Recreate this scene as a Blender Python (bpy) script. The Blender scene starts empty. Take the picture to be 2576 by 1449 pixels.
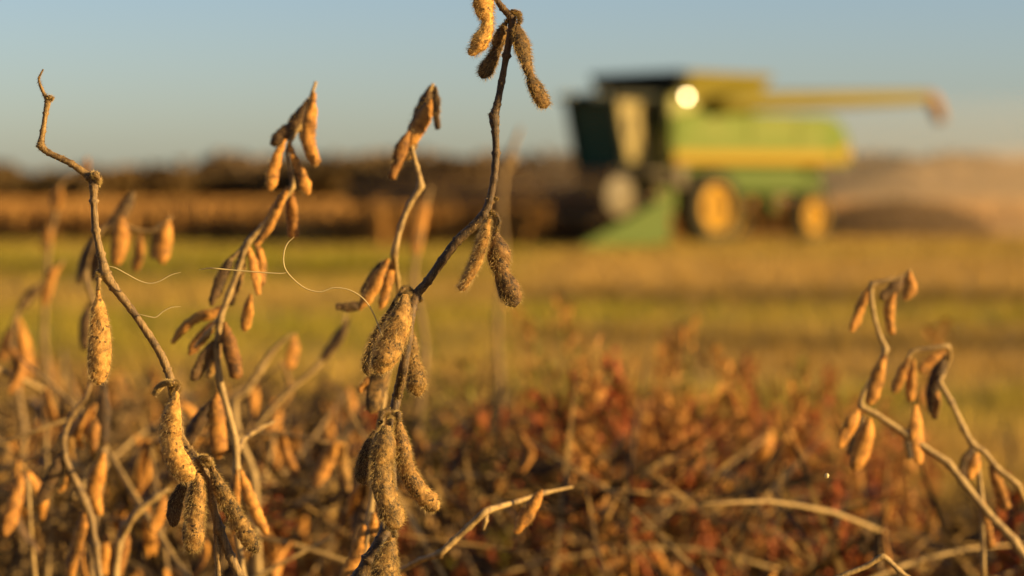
import bpy, math, random
import numpy as np
from mathutils import Vector, Matrix, noise
R = math.radians
scene = bpy.context.scene
col = scene.collection

# ------------------------------------------------------------------ camera
CAM_Z = 1.15; PITCH = R(2.255); FPX = 6082.0; FOCUS = 0.97
cam_d = bpy.data.cameras.new('camera'); cam = bpy.data.objects.new('camera', cam_d); col.objects.link(cam)
cam.location = (0, 0, CAM_Z); cam.rotation_euler = (R(90) - PITCH, 0, 0)
cam_d.lens = 85; cam_d.sensor_width = 36; cam_d.clip_start = 0.02; cam_d.clip_end = 6000
cam_d.dof.use_dof = True; cam_d.dof.focus_distance = FOCUS; cam_d.dof.aperture_fstop = 9.0
scene.camera = cam
# ------------------------------------------------------------------ light
SUN_EL = R(13); SUN = Vector((0.95, -0.31, 0)).normalized() * math.cos(SUN_EL) + Vector((0, 0, math.sin(SUN_EL)))
world = bpy.data.worlds.new("World"); scene.world = world; world.use_nodes = True
wn = world.node_tree.nodes; wl = world.node_tree.links; wn.clear()
sky = wn.new('ShaderNodeTexSky'); sky.sky_type = 'NISHITA'; sky.sun_disc = False
sky.sun_elevation = SUN_EL; sky.sun_rotation = math.atan2(SUN.x, SUN.y)
sky.air_density = 1.0; sky.dust_density = 0.7; sky.ozone_density = 1.0
tint = wn.new('ShaderNodeMix'); tint.data_type = 'RGBA'; tint.blend_type = 'MULTIPLY'; tint.inputs[0].default_value = 1
tint.inputs[7].default_value = (0.66, 0.74, 1.0, 1)
bg = wn.new('ShaderNodeBackground'); bg.inputs[1].default_value = 0.0525
wo = wn.new('ShaderNodeOutputWorld')
wl.new(sky.outputs[0], tint.inputs[6]); wl.new(tint.outputs[2], bg.inputs[0]); wl.new(bg.outputs[0], wo.inputs[0])
sd = bpy.data.lights.new('sun', 'SUN'); sd.energy = 5.0; sd.angle = R(0.5); sd.color = (1.0, 0.72, 0.33)
so = bpy.data.objects.new('sun', sd); col.objects.link(so); so.rotation_euler = SUN.to_track_quat('Z', 'Y').to_euler()
so.location = (20, -10, 30)
vs = scene.view_settings; vs.view_transform = 'Standard'; vs.look = 'None'; vs.gamma = 1; vs.exposure = 1.55
scene.cycles.use_denoising = True
try: scene.cycles.denoiser = 'OPENIMAGEDENOISE'
except Exception: pass
scene.cycles.max_bounces = 6; scene.cycles.transparent_max_bounces = 12
scene.cycles.use_adaptive_sampling = False
scene.cycles.sample_clamp_indirect = 6

# ------------------------------------------------------------------ helpers
_rt = Vector((1, 0, 0)); _fw = Vector((0, math.cos(PITCH), -math.sin(PITCH))); _up = Vector((0, math.sin(PITCH), math.cos(PITCH)))
def at(x, y, D):
    """point of the place seen at (x, y) of a 2576 px wide picture, D metres in front of the lens"""
    return Vector((0, 0, CAM_Z)) + (_fw + _rt * ((x - 1288) / FPX) + _up * ((724.5 - y) / FPX)) * D
def tag(o, label=None, cat=None, group=None, kind=None):
    if label: o['label'] = label
    if cat: o['category'] = cat
    if group: o['group'] = group
    if kind: o['kind'] = kind
    return o
def empty(name, loc=(0, 0, 0), rz=0):
    o = bpy.data.objects.new(name, None); col.objects.link(o); o.location = loc; o.rotation_euler = (0, 0, rz)
    o.empty_display_size = 0.05
    return o
class MB:
    """collects vertices and faces of one mesh"""
    def __init__(s): s.v = []; s.f = []; s.m = []
    def add(s, vs_, fs, mi=0):
        n = len(s.v); s.v.extend(vs_); s.f.extend([tuple(i + n for i in f) for f in fs]); s.m.extend([mi] * len(fs))
    def box(s, c, d, rot=None, mi=0):
        c = Vector(c); vs_ = []
        for z in (-1, 1):
            for (x, y) in ((-1, -1), (1, -1), (1, 1), (-1, 1)):
                p = Vector((x * d[0] / 2, y * d[1] / 2, z * d[2] / 2))
                if rot: p = rot @ p
                vs_.append(tuple(c + p))
        s.add(vs_, [(3, 2, 1, 0), (4, 5, 6, 7), (0, 1, 5, 4), (1, 2, 6, 5), (2, 3, 7, 6), (3, 0, 4, 7)], mi)
    def hexa(s, low, high, mi=0):
        s.add([tuple(p) for p in low] + [tuple(p) for p in high],
              [(3, 2, 1, 0), (4, 5, 6, 7), (0, 1, 5, 4), (1, 2, 6, 5), (2, 3, 7, 6), (3, 0, 4, 7)], mi)
    def prism(s, prof, y0, y1, mi=0):
        """profile of (x, z) points swept along y"""
        n = len(prof)
        s.add([(x, y0, z) for x, z in prof] + [(x, y1, z) for x, z in prof],
              [tuple(range(n)), tuple(range(2 * n - 1, n - 1, -1))] + [(i, i + n, (i + 1) % n + n, (i + 1) % n) for i in range(n)], mi)
    def tube(s, pts, rad, k=8, cap=True, jag=0.0, rnd=None, mi=0):
        pts = [Vector(p) for p in pts]; n = len(pts)
        if not hasattr(rad, '__len__'): rad = [rad] * n
        ref = Vector((0.13, 0.97, 0.21)); vs_ = []; fs = []
        for i, p in enumerate(pts):
            t = (pts[min(i + 1, n - 1)] - pts[max(i - 1, 0)])
            t = t.normalized() if t.length > 1e-9 else Vector((0, 0, 1))
            a = ref - t * ref.dot(t)
            if a.length < 1e-4: a = Vector((1, 0, 0)) - t * t.x
            a.normalize(); ref = a; b = t.cross(a)
            for j in range(k):
                an = 2 * math.pi * j / k; r = rad[i]
                if jag and rnd: r *= 1 + rnd.uniform(-jag, jag)
                vs_.append(tuple(p + (a * math.cos(an) + b * math.sin(an)) * r))
        for i in range(n - 1):
            for j in range(k):
                fs.append((i * k + j, i * k + (j + 1) % k, (i + 1) * k + (j + 1) % k, (i + 1) * k + j))
        if cap: fs.append(tuple(range(k))[::-1]); fs.append(tuple(range((n - 1) * k, n * k)))
        s.add(vs_, fs, mi)
    def lathe(s, c, axis, prof, k=28, mi=0, cap=True):
        """profile of (offset along the axis, radius)"""
        c = Vector(c); ax = Vector(axis).normalized(); a = ax.orthogonal().normalized(); b = ax.cross(a); vs_ = []; fs = []
        for o, r in prof:
            for j in range(k):
                an = 2 * math.pi * j / k; vs_.append(tuple(c + ax * o + (a * math.cos(an) + b * math.sin(an)) * r))
        for i in range(len(prof) - 1):
            for j in range(k):
                fs.append((i * k + j, i * k + (j + 1) % k, (i + 1) * k + (j + 1) % k, (i + 1) * k + j))
        if cap: fs.append(tuple(range(k))[::-1]); fs.append(tuple(range((len(prof) - 1) * k, len(prof) * k)))
        s.add(vs_, fs, mi)
    def build(s, name, mats, parent=None, smooth=False, bevel=0):
        me = bpy.data.meshes.new(name); me.from_pydata(s.v, [], s.f); me.update()
        for m_ in (mats if isinstance(mats, (list, tuple)) else [mats]): me.materials.append(m_)
        me.polygons.foreach_set('material_index', s.m)
        if smooth: me.polygons.foreach_set('use_smooth', [True] * len(me.polygons))
        o = bpy.data.objects.new(name, me); col.objects.link(o)
        if parent: o.parent = parent
        if bevel:
            b = o.modifiers.new('bevel', 'BEVEL'); b.width = bevel; b.segments = 2; b.limit_method = 'ANGLE'
        return o
def np_mesh(name, V, F, mat, kind=None):
    me = bpy.data.meshes.new(name); nf, k = F.shape
    me.vertices.add(len(V)); me.vertices.foreach_set('co', V.astype('f4').ravel())
    me.loops.add(nf * k); me.loops.foreach_set('vertex_index', F.astype('i4').ravel())
    me.polygons.add(nf); me.polygons.foreach_set('loop_start', np.arange(0, nf * k, k, dtype='i4'))
    me.update(calc_edges=True); me.validate(); me.materials.append(mat)
    o = bpy.data.objects.new(name, me); col.objects.link(o)
    if kind: o['kind'] = kind
    return o
def spline(pts, per):
    """Catmull-Rom through points of any dimension"""
    P = [np.array(p, float) for p in pts]; P = [2 * P[0] - P[1]] + P + [2 * P[-1] - P[-2]]; out = []
    for i in range(1, len(P) - 2):
        for q in range(per):
            t = q / per
            out.append(0.5 * ((2 * P[i]) + (P[i + 1] - P[i - 1]) * t + (2 * P[i - 1] - 5 * P[i] + 4 * P[i + 1] - P[i + 2]) * t * t
                              + (3 * P[i] - P[i - 1] - 3 * P[i + 1] + P[i + 2]) * t ** 3))
    out.append(P[-2]); return out

# ------------------------------------------------------------------ materials
KA = (0.65, 0.64, 0.47)      # overall reflectance level of the materials, blue lowered to paint in golden warmth
class NT:
    def __init__(s, name):
        s.m = bpy.data.materials.new(name); s.m.use_nodes = True; s.n = s.m.node_tree.nodes; s.l = s.m.node_tree.links
        s.n.clear(); s.out = s.n.new('ShaderNodeOutputMaterial'); s.co = None
    def link(s, a, b): s.l.new(a, b)
    def coord(s, kind='Object', scale=None):
        c = s.n.new('ShaderNodeTexCoord').outputs[kind]
        if scale:
            mp = s.n.new('ShaderNodeMapping'); mp.inputs['Scale'].default_value = scale; s.link(c, mp.inputs['Vector']); return mp.outputs[0]
        return c
    def noise(s, vec, scale, detail=4, rough=0.6, dist=0):
        t = s.n.new('ShaderNodeTexNoise'); t.inputs['Scale'].default_value = scale; t.inputs['Detail'].default_value = detail
        t.inputs['Roughness'].default_value = rough; t.inputs['Distortion'].default_value = dist; s.link(vec, t.inputs['Vector']); return t.outputs['Fac']
    def ramp(s, fac, stops):
        r = s.n.new('ShaderNodeValToRGB'); e = r.color_ramp.elements
        while len(e) < len(stops): e.new(0.5)
        for el, (p, c) in zip(e, stops):
            el.position = p; el.color = (*c, 1) if hasattr(c, '__len__') else (c, c, c, 1)
        s.link(fac, r.inputs[0]); return r.outputs[0]
    def mix(s, fac, a, b, mode='MIX'):
        m_ = s.n.new('ShaderNodeMix'); m_.data_type = 'RGBA'; m_.blend_type = mode
        for sock, v in ((m_.inputs[0], fac), (m_.inputs[6], a), (m_.inputs[7], b)):
            if isinstance(v, (int, float)): sock.default_value = v
            elif isinstance(v, tuple): sock.default_value = (*v, 1)
            else: s.link(v, sock)
        return m_.outputs[2]
    def principled(s, color, rough=0.6, metal=0, spec=0.5, **kw):
        p = s.n.new('ShaderNodeBsdfPrincipled')
        color = tuple(v * q for v, q in zip(color, KA)) if isinstance(color, tuple) else s.mix(1.0, color, KA, 'MULTIPLY')
        if isinstance(color, tuple): p.inputs['Base Color'].default_value = (*color, 1)
        else: s.link(color, p.inputs['Base Color'])
        if isinstance(rough, (int, float)): p.inputs['Roughness'].default_value = rough
        else: s.link(rough, p.inputs['Roughness'])
        p.inputs['Metallic'].default_value = metal; p.inputs['Specular IOR Level'].default_value = spec
        for k, v in kw.items(): p.inputs[k.replace('_', ' ')].default_value = v
        return p
    def bump(s, p, h, strength=0.4, dist=0.001):
        b = s.n.new('ShaderNodeBump'); b.inputs['Strength'].default_value = strength; b.inputs['Distance'].default_value = dist
        s.link(h, b.inputs['Height']); s.link(b.outputs[0], p.inputs['Normal'])
    def done(s, sh): s.link(sh, s.out.inputs['Surface']); return s.m
    def translucent(s, p, color, amount):
        t = s.n.new('ShaderNodeBsdfTranslucent')
        color = tuple(v * q for v, q in zip(color, KA)) if isinstance(color, tuple) else s.mix(1.0, color, KA, 'MULTIPLY')
        if isinstance(color, tuple): t.inputs[0].default_value = (*color, 1)
        else: s.link(color, t.inputs[0])
        mx = s.n.new('ShaderNodeMixShader'); mx.inputs[0].default_value = amount
        s.link(p.outputs[0], mx.inputs[1]); s.link(t.outputs[0], mx.inputs[2]); return mx.outputs[0]

def mat_pod(name, light, deep, mould, amount, speck=0.5):
    t = NT(name); c = t.coord()
    rnd = t.n.new('ShaderNodeObjectInfo').outputs['Random']
    a = t.noise(c, 260, 5, 0.65); base = t.ramp(a, [(0.32, deep), (0.66, light)])
    b = t.noise(c, 150, 5, 0.7, 0.6); m1 = t.ramp(b, [(amount - 0.05, 0.0), (amount + 0.10, 1.0)])
    f = t.noise(c, 1300, 3, 0.7); m2 = t.ramp(f, [(0.47, 0.0), (0.62, 1.0)])
    mm = t.mix(1.0, m1, m2, 'MULTIPLY'); mm = t.mix(0.6, mm, m1)
    cc = t.mix(mm, base, mould)
    f3 = t.noise(c, 480, 2, 0.5); m3 = t.ramp(f3, [(0.61, 0.0), (0.66, speck)]); cc = t.mix(m3, cc, (0.035, 0.022, 0.012))
    v = t.ramp(rnd, [(0.0, (0.46, 0.42, 0.40)), (0.5, (0.95, 0.90, 0.84)), (1.0, (1.12, 1.08, 1.0))]); cc = t.mix(1.0, cc, v, 'MULTIPLY')
    p = t.principled(cc, 0.72, spec=0.25); t.bump(p, t.noise(c, 900, 4, 0.7), 0.7, 0.0006)
    return t.done(p.outputs[0])
M = {}
M['pod_gold'] = mat_pod('golden pod skin', (0.82, 0.46, 0.145), (0.46, 0.22, 0.055), (0.13, 0.085, 0.045), 0.585, 0.8)
M['pod_grey'] = mat_pod('mouldy pod skin', (0.56, 0.325, 0.115), (0.21, 0.11, 0.034), (0.035, 0.025, 0.016), 0.46, 0.9)
M['pod_mid'] = mat_pod('tan mouldy pod skin', (0.66, 0.37, 0.125), (0.29, 0.145, 0.042), (0.042, 0.028, 0.016), 0.475, 0.9)
M['pod_dark'] = mat_pod('dark pod skin', (0.20, 0.11, 0.05), (0.09, 0.05, 0.025), (0.03, 0.02, 0.012), 0.5, 0.4)
M['pod_blur'] = mat_pod('dry pod skin', (0.76, 0.36, 0.085), (0.42, 0.17, 0.034), (0.09, 0.042, 0.018), 0.53, 0.4)
def mat_stem(name, a, b, c_):
    t = NT(name); c = t.coord(); cs = t.coord('Object', (1, 1, 0.12))
    f = t.noise(cs, 900, 4, 0.7); cc = t.ramp(f, [(0.3, a), (0.62, b)])
    g = t.noise(c, 160, 4, 0.7); cc = t.mix(t.ramp(g, [(0.5, 0.0), (0.62, 0.8)]), cc, c_)
    p = t.principled(cc, 0.65, spec=0.3); t.bump(p, f, 0.7, 0.0006); return t.done(p.outputs[0])
M['stem'] = mat_stem('dry stem bark', (0.11, 0.062, 0.026), (0.36, 0.215, 0.09), (0.075, 0.042, 0.02))
M['stem_dark'] = mat_stem('dark stem bark', (0.03, 0.017, 0.008), (0.17, 0.095, 0.04), (0.04, 0.022, 0.011))  # darker bark colour, used along the whole centre stem
M['stem_pale'] = mat_stem('pale stem bark', (0.24, 0.145, 0.06), (0.50, 0.32, 0.145), (0.16, 0.09, 0.04))
def mat_hair(name, c_):
    t = NT(name); p = t.principled(c_, 0.5, spec=0.3); return t.done(t.translucent(p, c_, 0.35))
M['hair'] = mat_hair('golden pod hair', (0.62, 0.42, 0.19))
M['hair_grey'] = mat_hair('brown pod hair', (0.62, 0.42, 0.18))
M['fibre'] = mat_hair('pale fibre', (0.85, 0.66, 0.40))
def mat_field(name, mul=1.0, trans=0.0):
    """stubble: straw, green regrowth in long swards along x, dark soil strips"""
    t = NT(name)
    geo = t.n.new('ShaderNodeNewGeometry').outputs['Position']
    def mp(sc):
        m_ = t.n.new('ShaderNodeMapping'); m_.inputs['Scale'].default_value = sc; m_.inputs['Rotation'].default_value = (0, 0, R(4)); t.link(geo, m_.inputs['Vector']); return m_.outputs[0]
    sep = t.n.new('ShaderNodeSeparateXYZ'); t.link(geo, sep.inputs[0])
    def math_(op, a, b=0.0, c=0.0):
        q = t.n.new('ShaderNodeMath'); q.operation = op
        for i_, v in enumerate((a, b, c)):
            if isinstance(v, (int, float)): q.inputs[i_].default_value = v
            else: t.link(v, q.inputs[i_])
        return q.outputs[0]
    wav = t.noise(mp((0.10, 0.07, 0)), 1.0, 4, 0.6); wav2 = t.noise(mp((0.35, 0.9, 0)), 1.0, 3, 0.6)
    u = math_('MULTIPLY_ADD', math_('SUBTRACT', wav, 0.5), 0.06, math_('DIVIDE', sep.outputs['Y'], 60.0))
    u = math_('MULTIPLY_ADD', math_('SUBTRACT', wav2, 0.5), 0.025, u)
    u = math_('MULTIPLY_ADD', sep.outputs['X'], 0.0016, u)
    nn = t.noise(mp((0.6, 1.5, 1)), 1.0, 5, 0.65)
    straw = t.ramp(nn, [(0.3, (0.27, 0.15, 0.045)), (0.7, (0.62, 0.39, 0.15))])
    green = t.ramp(t.noise(mp((0.5, 0.9, 1)), 1.3, 4, 0.6), [(0.3, (0.12, 0.135, 0.003)), (0.7, (0.31, 0.29, 0.008))])
    dark = (0.05, 0.034, 0.006)
    # green share and bare dark share by distance across the swards, right and left part of the field
    gr = t.ramp(u, [(0.19, .2), (0.225, .8), (0.255, .05), (0.30, .1), (0.345, 0.15), (0.36, 0.8), (0.39, 1.0), (0.415, 0.2), (0.50, 0.05), (0.70, 0.1), (0.80, 0.6), (0.93, 0.1)])
    dr = t.ramp(u, [(0.285, 0), (0.298, .6), (0.325, .55), (0.342, 0), (0.41, 0), (0.425, .75), (0.465, .6), (0.49, 0)])
    gl = t.ramp(u, [(0.20, .3), (0.26, .3), (0.30, .8), (0.36, .9), (0.40, .3), (0.48, .25), (0.54, .9), (0.72, 1.0), (0.80, .6), (0.97, .6), (1.0, .3)])
    dl = t.ramp(u, [(0.50, 0), (0.56, .5), (0.60, .65), (0.64, .2), (0.70, 0)])
    side = t.n.new('ShaderNodeMapRange'); side.inputs['From Min'].default_value = -0.06; side.inputs['From Max'].default_value = 0.03
    t.link(math_('DIVIDE', sep.outputs['X'], sep.outputs['Y']), side.inputs['Value'])
    gm = t.mix(side.outputs[0], gl, gr); dm = t.mix(side.outputs[0], dl, dr)
    patch = t.ramp(t.noise(mp((0.16, 0.5, 0)), 1.6, 4, 0.6), [(0.35, 0.35), (0.6, 1.0)]); gm = t.mix(1.0, gm, patch, 'MULTIPLY')
    cc = t.mix(gm, straw, green); cc = t.mix(dm, cc, dark)
    cc = t.mix(1.0, cc, t.ramp(t.noise(mp((0.35, 1.1, 0)), 1.0, 3, 0.6), [(0.36, (0.85, 0.83, 0.78)), (0.62, (1.22, 1.22, 1.22))]), 'MULTIPLY')
    if mul != 1: cc = t.mix(1.0, cc, (mul, mul, mul), 'MULTIPLY')
    p = t.principled(cc, 0.9, spec=0.1)
    if trans: return t.done(t.translucent(p, cc, trans))
    t.bump(p, t.noise(geo, 14, 6, 0.7), 0.8, 0.08)
    return t.done(p.outputs[0])
M['ground'] = mat_field('stubble ground'); M['tufts'] = mat_field('stubble blades', 1.25, 0.3)
def mat_leaf(name, stops, scale=30, trans=0.18):
    t = NT(name); c = t.coord(); cc = t.ramp(t.noise(c, scale, 4, 0.7), stops)
    p = t.principled(cc, 0.7, spec=0.2); return t.done(t.translucent(p, cc, trans))
M['crop'] = mat_leaf('standing crop', [(0.3, (0.24, 0.10, 0.025)), (0.7, (0.66, 0.34, 0.10))], 0.8)
M['wood'] = mat_leaf('far woodland', [(0.3, (0.06, 0.042, 0.014)), (0.5, (0.13, 0.075, 0.025)), (0.7, (0.22, 0.12, 0.035))], 0.05, 0.1)
M['wood_pale'] = mat_leaf('far haze paled woodland', [(0.3, (0.16, 0.10, 0.06)), (0.7, (0.28, 0.18, 0.11))], 0.05, 0.1)  # distance haze is put into this paler tree colour
M['brush'] = mat_leaf('dark brush', [(0.3, (0.05, 0.026, 0.009)), (0.7, (0.16, 0.075, 0.022))], 3)
M['weed_red'] = mat_leaf('red weed leaf', [(0.3, (0.10, 0.016, 0.008)), (0.5, (0.34, 0.075, 0.022)), (0.72, (0.56, 0.21, 0.04))], 38)
M['weed_brown'] = mat_leaf('brown weed leaf', [(0.3, (0.12, 0.045, 0.015)), (0.5, (0.42, 0.17, 0.04)), (0.7, (0.66, 0.36, 0.10))], 38)
M['weed_olive'] = mat_leaf('olive weed leaf', [(0.3, (0.10, 0.065, 0.012)), (0.5, (0.21, 0.17, 0.022)), (0.72, (0.34, 0.25, 0.05))], 38)
M['weed_stem'] = mat_leaf('weed stem', [(0.3, (0.13, 0.04, 0.02)), (0.7, (0.27, 0.13, 0.05))], 30, 0.0)
M['litter'] = mat_leaf('litter', [(0.46, (0.016, 0.008, 0.004)), (0.70, (0.46, 0.265, 0.09))], 25, 0.15)
def mat_paint(name, c_, dust=0.35, rough=0.32):
    t = NT(name); c = t.coord(); f = t.noise(c, 1.1, 5, 0.65); g = t.noise(c, 9, 5, 0.7)
    k = t.ramp(f, [(0.35, 0.0), (0.75, dust)]); cc = t.mix(k, c_, (0.30, 0.24, 0.09))
    cc = t.mix(t.ramp(g, [(0.5, 0.0), (0.8, dust * 0.6)]), cc, (0.32, 0.23, 0.12))
    p = t.principled(cc, rough, spec=0.15); return t.done(p.outputs[0])
M['green'] = mat_paint('dusty green paint', (0.06, 0.095, 0.001), 0.05, 0.6)
M['green_dusty'] = mat_paint('very dusty green paint', (0.10, 0.15, 0.006), 0.32, 0.6)
M['yellow'] = mat_paint('yellow paint', (0.31, 0.185, 0.001), 0.04, 0.65)
M['spout'] = mat_paint('faded rubber spout', (0.30, 0.15, 0.03), 0.2, 0.6)
M['rim'] = mat_paint('orange yellow rim paint', (0.46, 0.235, 0.001), 0.04, 0.6)
M['panel'] = mat_paint('dusty pale panel', (0.26, 0.25, 0.07), 0.5, 0.4)
M['tank'] = mat_paint('dusty tank paint', (0.17, 0.135, 0.008), 0.15, 0.6)
M['rubber'] = mat_paint('dusty rubber', (0.02, 0.017, 0.013), 0.22, 0.8)
M['black'] = mat_paint('black cover', (0.012, 0.016, 0.012), 0.08, 0.6)
M['steel'] = mat_paint('worn pale steel', (0.13, 0.095, 0.065), 0.3, 0.5)
M['rust'] = mat_paint('rusty steel', (0.19, 0.095, 0.04), 0.3, 0.6)
t = NT('glint disc metal'); M['mirror'] = t.done(t.principled((0.95, 0.95, 1.25), 0.42, 0.9).outputs[0])  # finish of the added disc that glints in the sun
t = NT('lamp lens'); M['lens'] = t.done(t.principled((0.85, 0.75, 0.5), 0.15, 0.2).outputs[0])
def mat_glass(name, tintc, refl):
    t = NT(name); a = t.n.new('ShaderNodeBsdfTransparent'); a.inputs[0].default_value = (*tintc, 1)
    g = t.n.new('ShaderNodeBsdfGlossy'); g.inputs['Roughness'].default_value = 0.08; g.inputs[0].default_value = (0.9, 0.95, 0.9, 1)
    m_ = t.n.new('ShaderNodeMixShader'); m_.inputs[0].default_value = refl
    t.link(a.outputs[0], m_.inputs[1]); t.link(g.outputs[0], m_.inputs[2]); return t.done(m_.outputs[0])
M['glass'] = mat_paint('dusty cab side glass', (0.34, 0.26, 0.13), 0.3, 0.25); M['windscreen'] = mat_paint('dark teal windscreen', (0.012, 0.085, 0.075), 0.05, 0.15)

# ------------------------------------------------------------------ the setting
mb = MB(); mb.add([(-3000, -40, 0), (3000, -40, 0), (3000, 4000, 0), (-3000, 4000, 0)], [(0, 1, 2, 3)])
tag(mb.build('ground', M['ground']), kind='structure')
rs = np.random.RandomState(5)
def blades(name, X, Y, H, W, mat, lean=0.35, z0=0.0, quad=False):
    n = len(X); a = rs.uniform(0, 2 * np.pi, n); l = rs.uniform(0, lean, n) * H; b = rs.uniform(0, 2 * np.pi, n)
    dx, dy = np.cos(a) * W / 2, np.sin(a) * W / 2; z = np.zeros(n) + z0; tx, ty = X + np.cos(b) * l, Y + np.sin(b) * l
    if not quad:
        V = np.stack([np.stack([X - dx, Y - dy, z], 1), np.stack([X + dx, Y + dy, z], 1), np.stack([tx, ty, z + H], 1)], 1).reshape(-1, 3)
        F = np.arange(3 * n).reshape(n, 3)
    else:
        V = np.stack([np.stack([X - dx, Y - dy, z], 1), np.stack([X + dx, Y + dy, z], 1), np.stack([tx + dx * .7, ty + dy * .7, z + H], 1), np.stack([tx - dx * .7, ty - dy * .7, z + H * .93], 1)], 1).reshape(-1, 3)
        F = np.arange(4 * n).reshape(n, 4)
    return np_mesh(name, V, F, mat, 'stuff')
# stubble and short grass of the cut field
n = 15000; d = 5.0 + 57 * rs.rand(n) ** 1.35; x = rs.uniform(-0.30, 0.30, n) * d
k = 7; X = np.repeat(x, k) + rs.normal(0, 0.05, n * k); Y = np.repeat(d, k) + rs.normal(0, 0.05, n * k)
o = blades('stubble', X, Y, rs.uniform(0.04, 0.14, n * k), 0.007 + Y * 0.0005, M['tufts'], 0.7)
tag(o, 'short straw stubble with patches of green regrowth across the cut field', 'stubble')

# combine placement, used for the crop edge too
TH = R(42); HX, HY = -math.cos(TH), -math.sin(TH); C0 = Vector((3.48, 56.07, 0))
def to_local(x, y):
    dx, dy = x - C0.x, y - C0.y; return dx * HX + dy * HY, dx * (-HY) + dy * HX
n = 76000; Y = 51.2 + 80 * rs.rand(n) ** 2.4; X = rs.uniform(-0.32, 0.30, n) * Y
lx, ly = to_local(X, Y); keep = ((lx > 5.2) | (ly < -5.2)) & ((X < 0.6) | (ly < -5.4)) & (Y > 53.4 + 0.25 * np.clip(-X - 1, 0, 99))
keep |= (lx > 5.25) & (lx < 8.0) & (ly > -5.4) & (ly < 3.4) & (Y > 51.2)
X, Y = X[keep], Y[keep]
o = blades('standing_crop', X, Y, rs.uniform(0.5, 0.95, len(X)), 0.05 + 0.0006 * Y, M['crop'], 0.25, quad=True)
tag(o, 'uncut brown soybean crop standing beyond the cut field', 'crop')

# far woodland on the skyline
def wood(name, spans, mat, label, seed):
    r = np.random.RandomState(seed); P = []; S = []
    for (px0, px1, D, ytop, step) in spans:
        px = px0
        while px < px1:
            h = (485 - ytop) * D / FPX + CAM_Z; h *= r.uniform(0.75, 1.12); cx = (px - 1288) / FPX * D; w = h * r.uniform(0.5, 0.8)
            m_ = 260; u = r.normal(0, 1, (m_, 3)); u /= np.linalg.norm(u, axis=1)[:, None]; u *= r.rand(m_, 1) ** 0.4
            P.append(np.stack([cx + u[:, 0] * w * 1.2, D + r.uniform(-20, 20) + u[:, 1] * w, h * 0.5 + u[:, 2] * h * 0.5], 1)); S.append(np.full(m_, h * 0.10))
            px += step * r.uniform(0.6, 1.3)
    P = np.concatenate(P); S = np.concatenate(S); n = len(P)
    a = r.normal(0, 1, (n, 3)); a /= np.linalg.norm(a, axis=1)[:, None]; b = np.cross(a, r.normal(0, 1, (n, 3))); b /= np.linalg.norm(b, axis=1)[:, None]
    a *= S[:, None]; b *= S[:, None]
    V = np.stack([P - a, P + b, P + a, P - b], 1).reshape(-1, 3)
    return tag(np_mesh(name, V, np.arange(4 * n).reshape(n, 4), mat, 'stuff'), label, 'woodland')
wood('woodland', [(-400, 1560, 330, 428, 17), (300, 480, 325, 412, 16), (700, 1200, 325, 405, 16), (-60, 60, 320, 415, 16)], M['wood'], 'dark brown woodland along the skyline to the left of the combine', 3)
wood('far_woodland', [(560, 3000, 700, 392, 14)], M['wood_pale'], 'pale hazy woodland low on the skyline behind the combine', 4)

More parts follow.
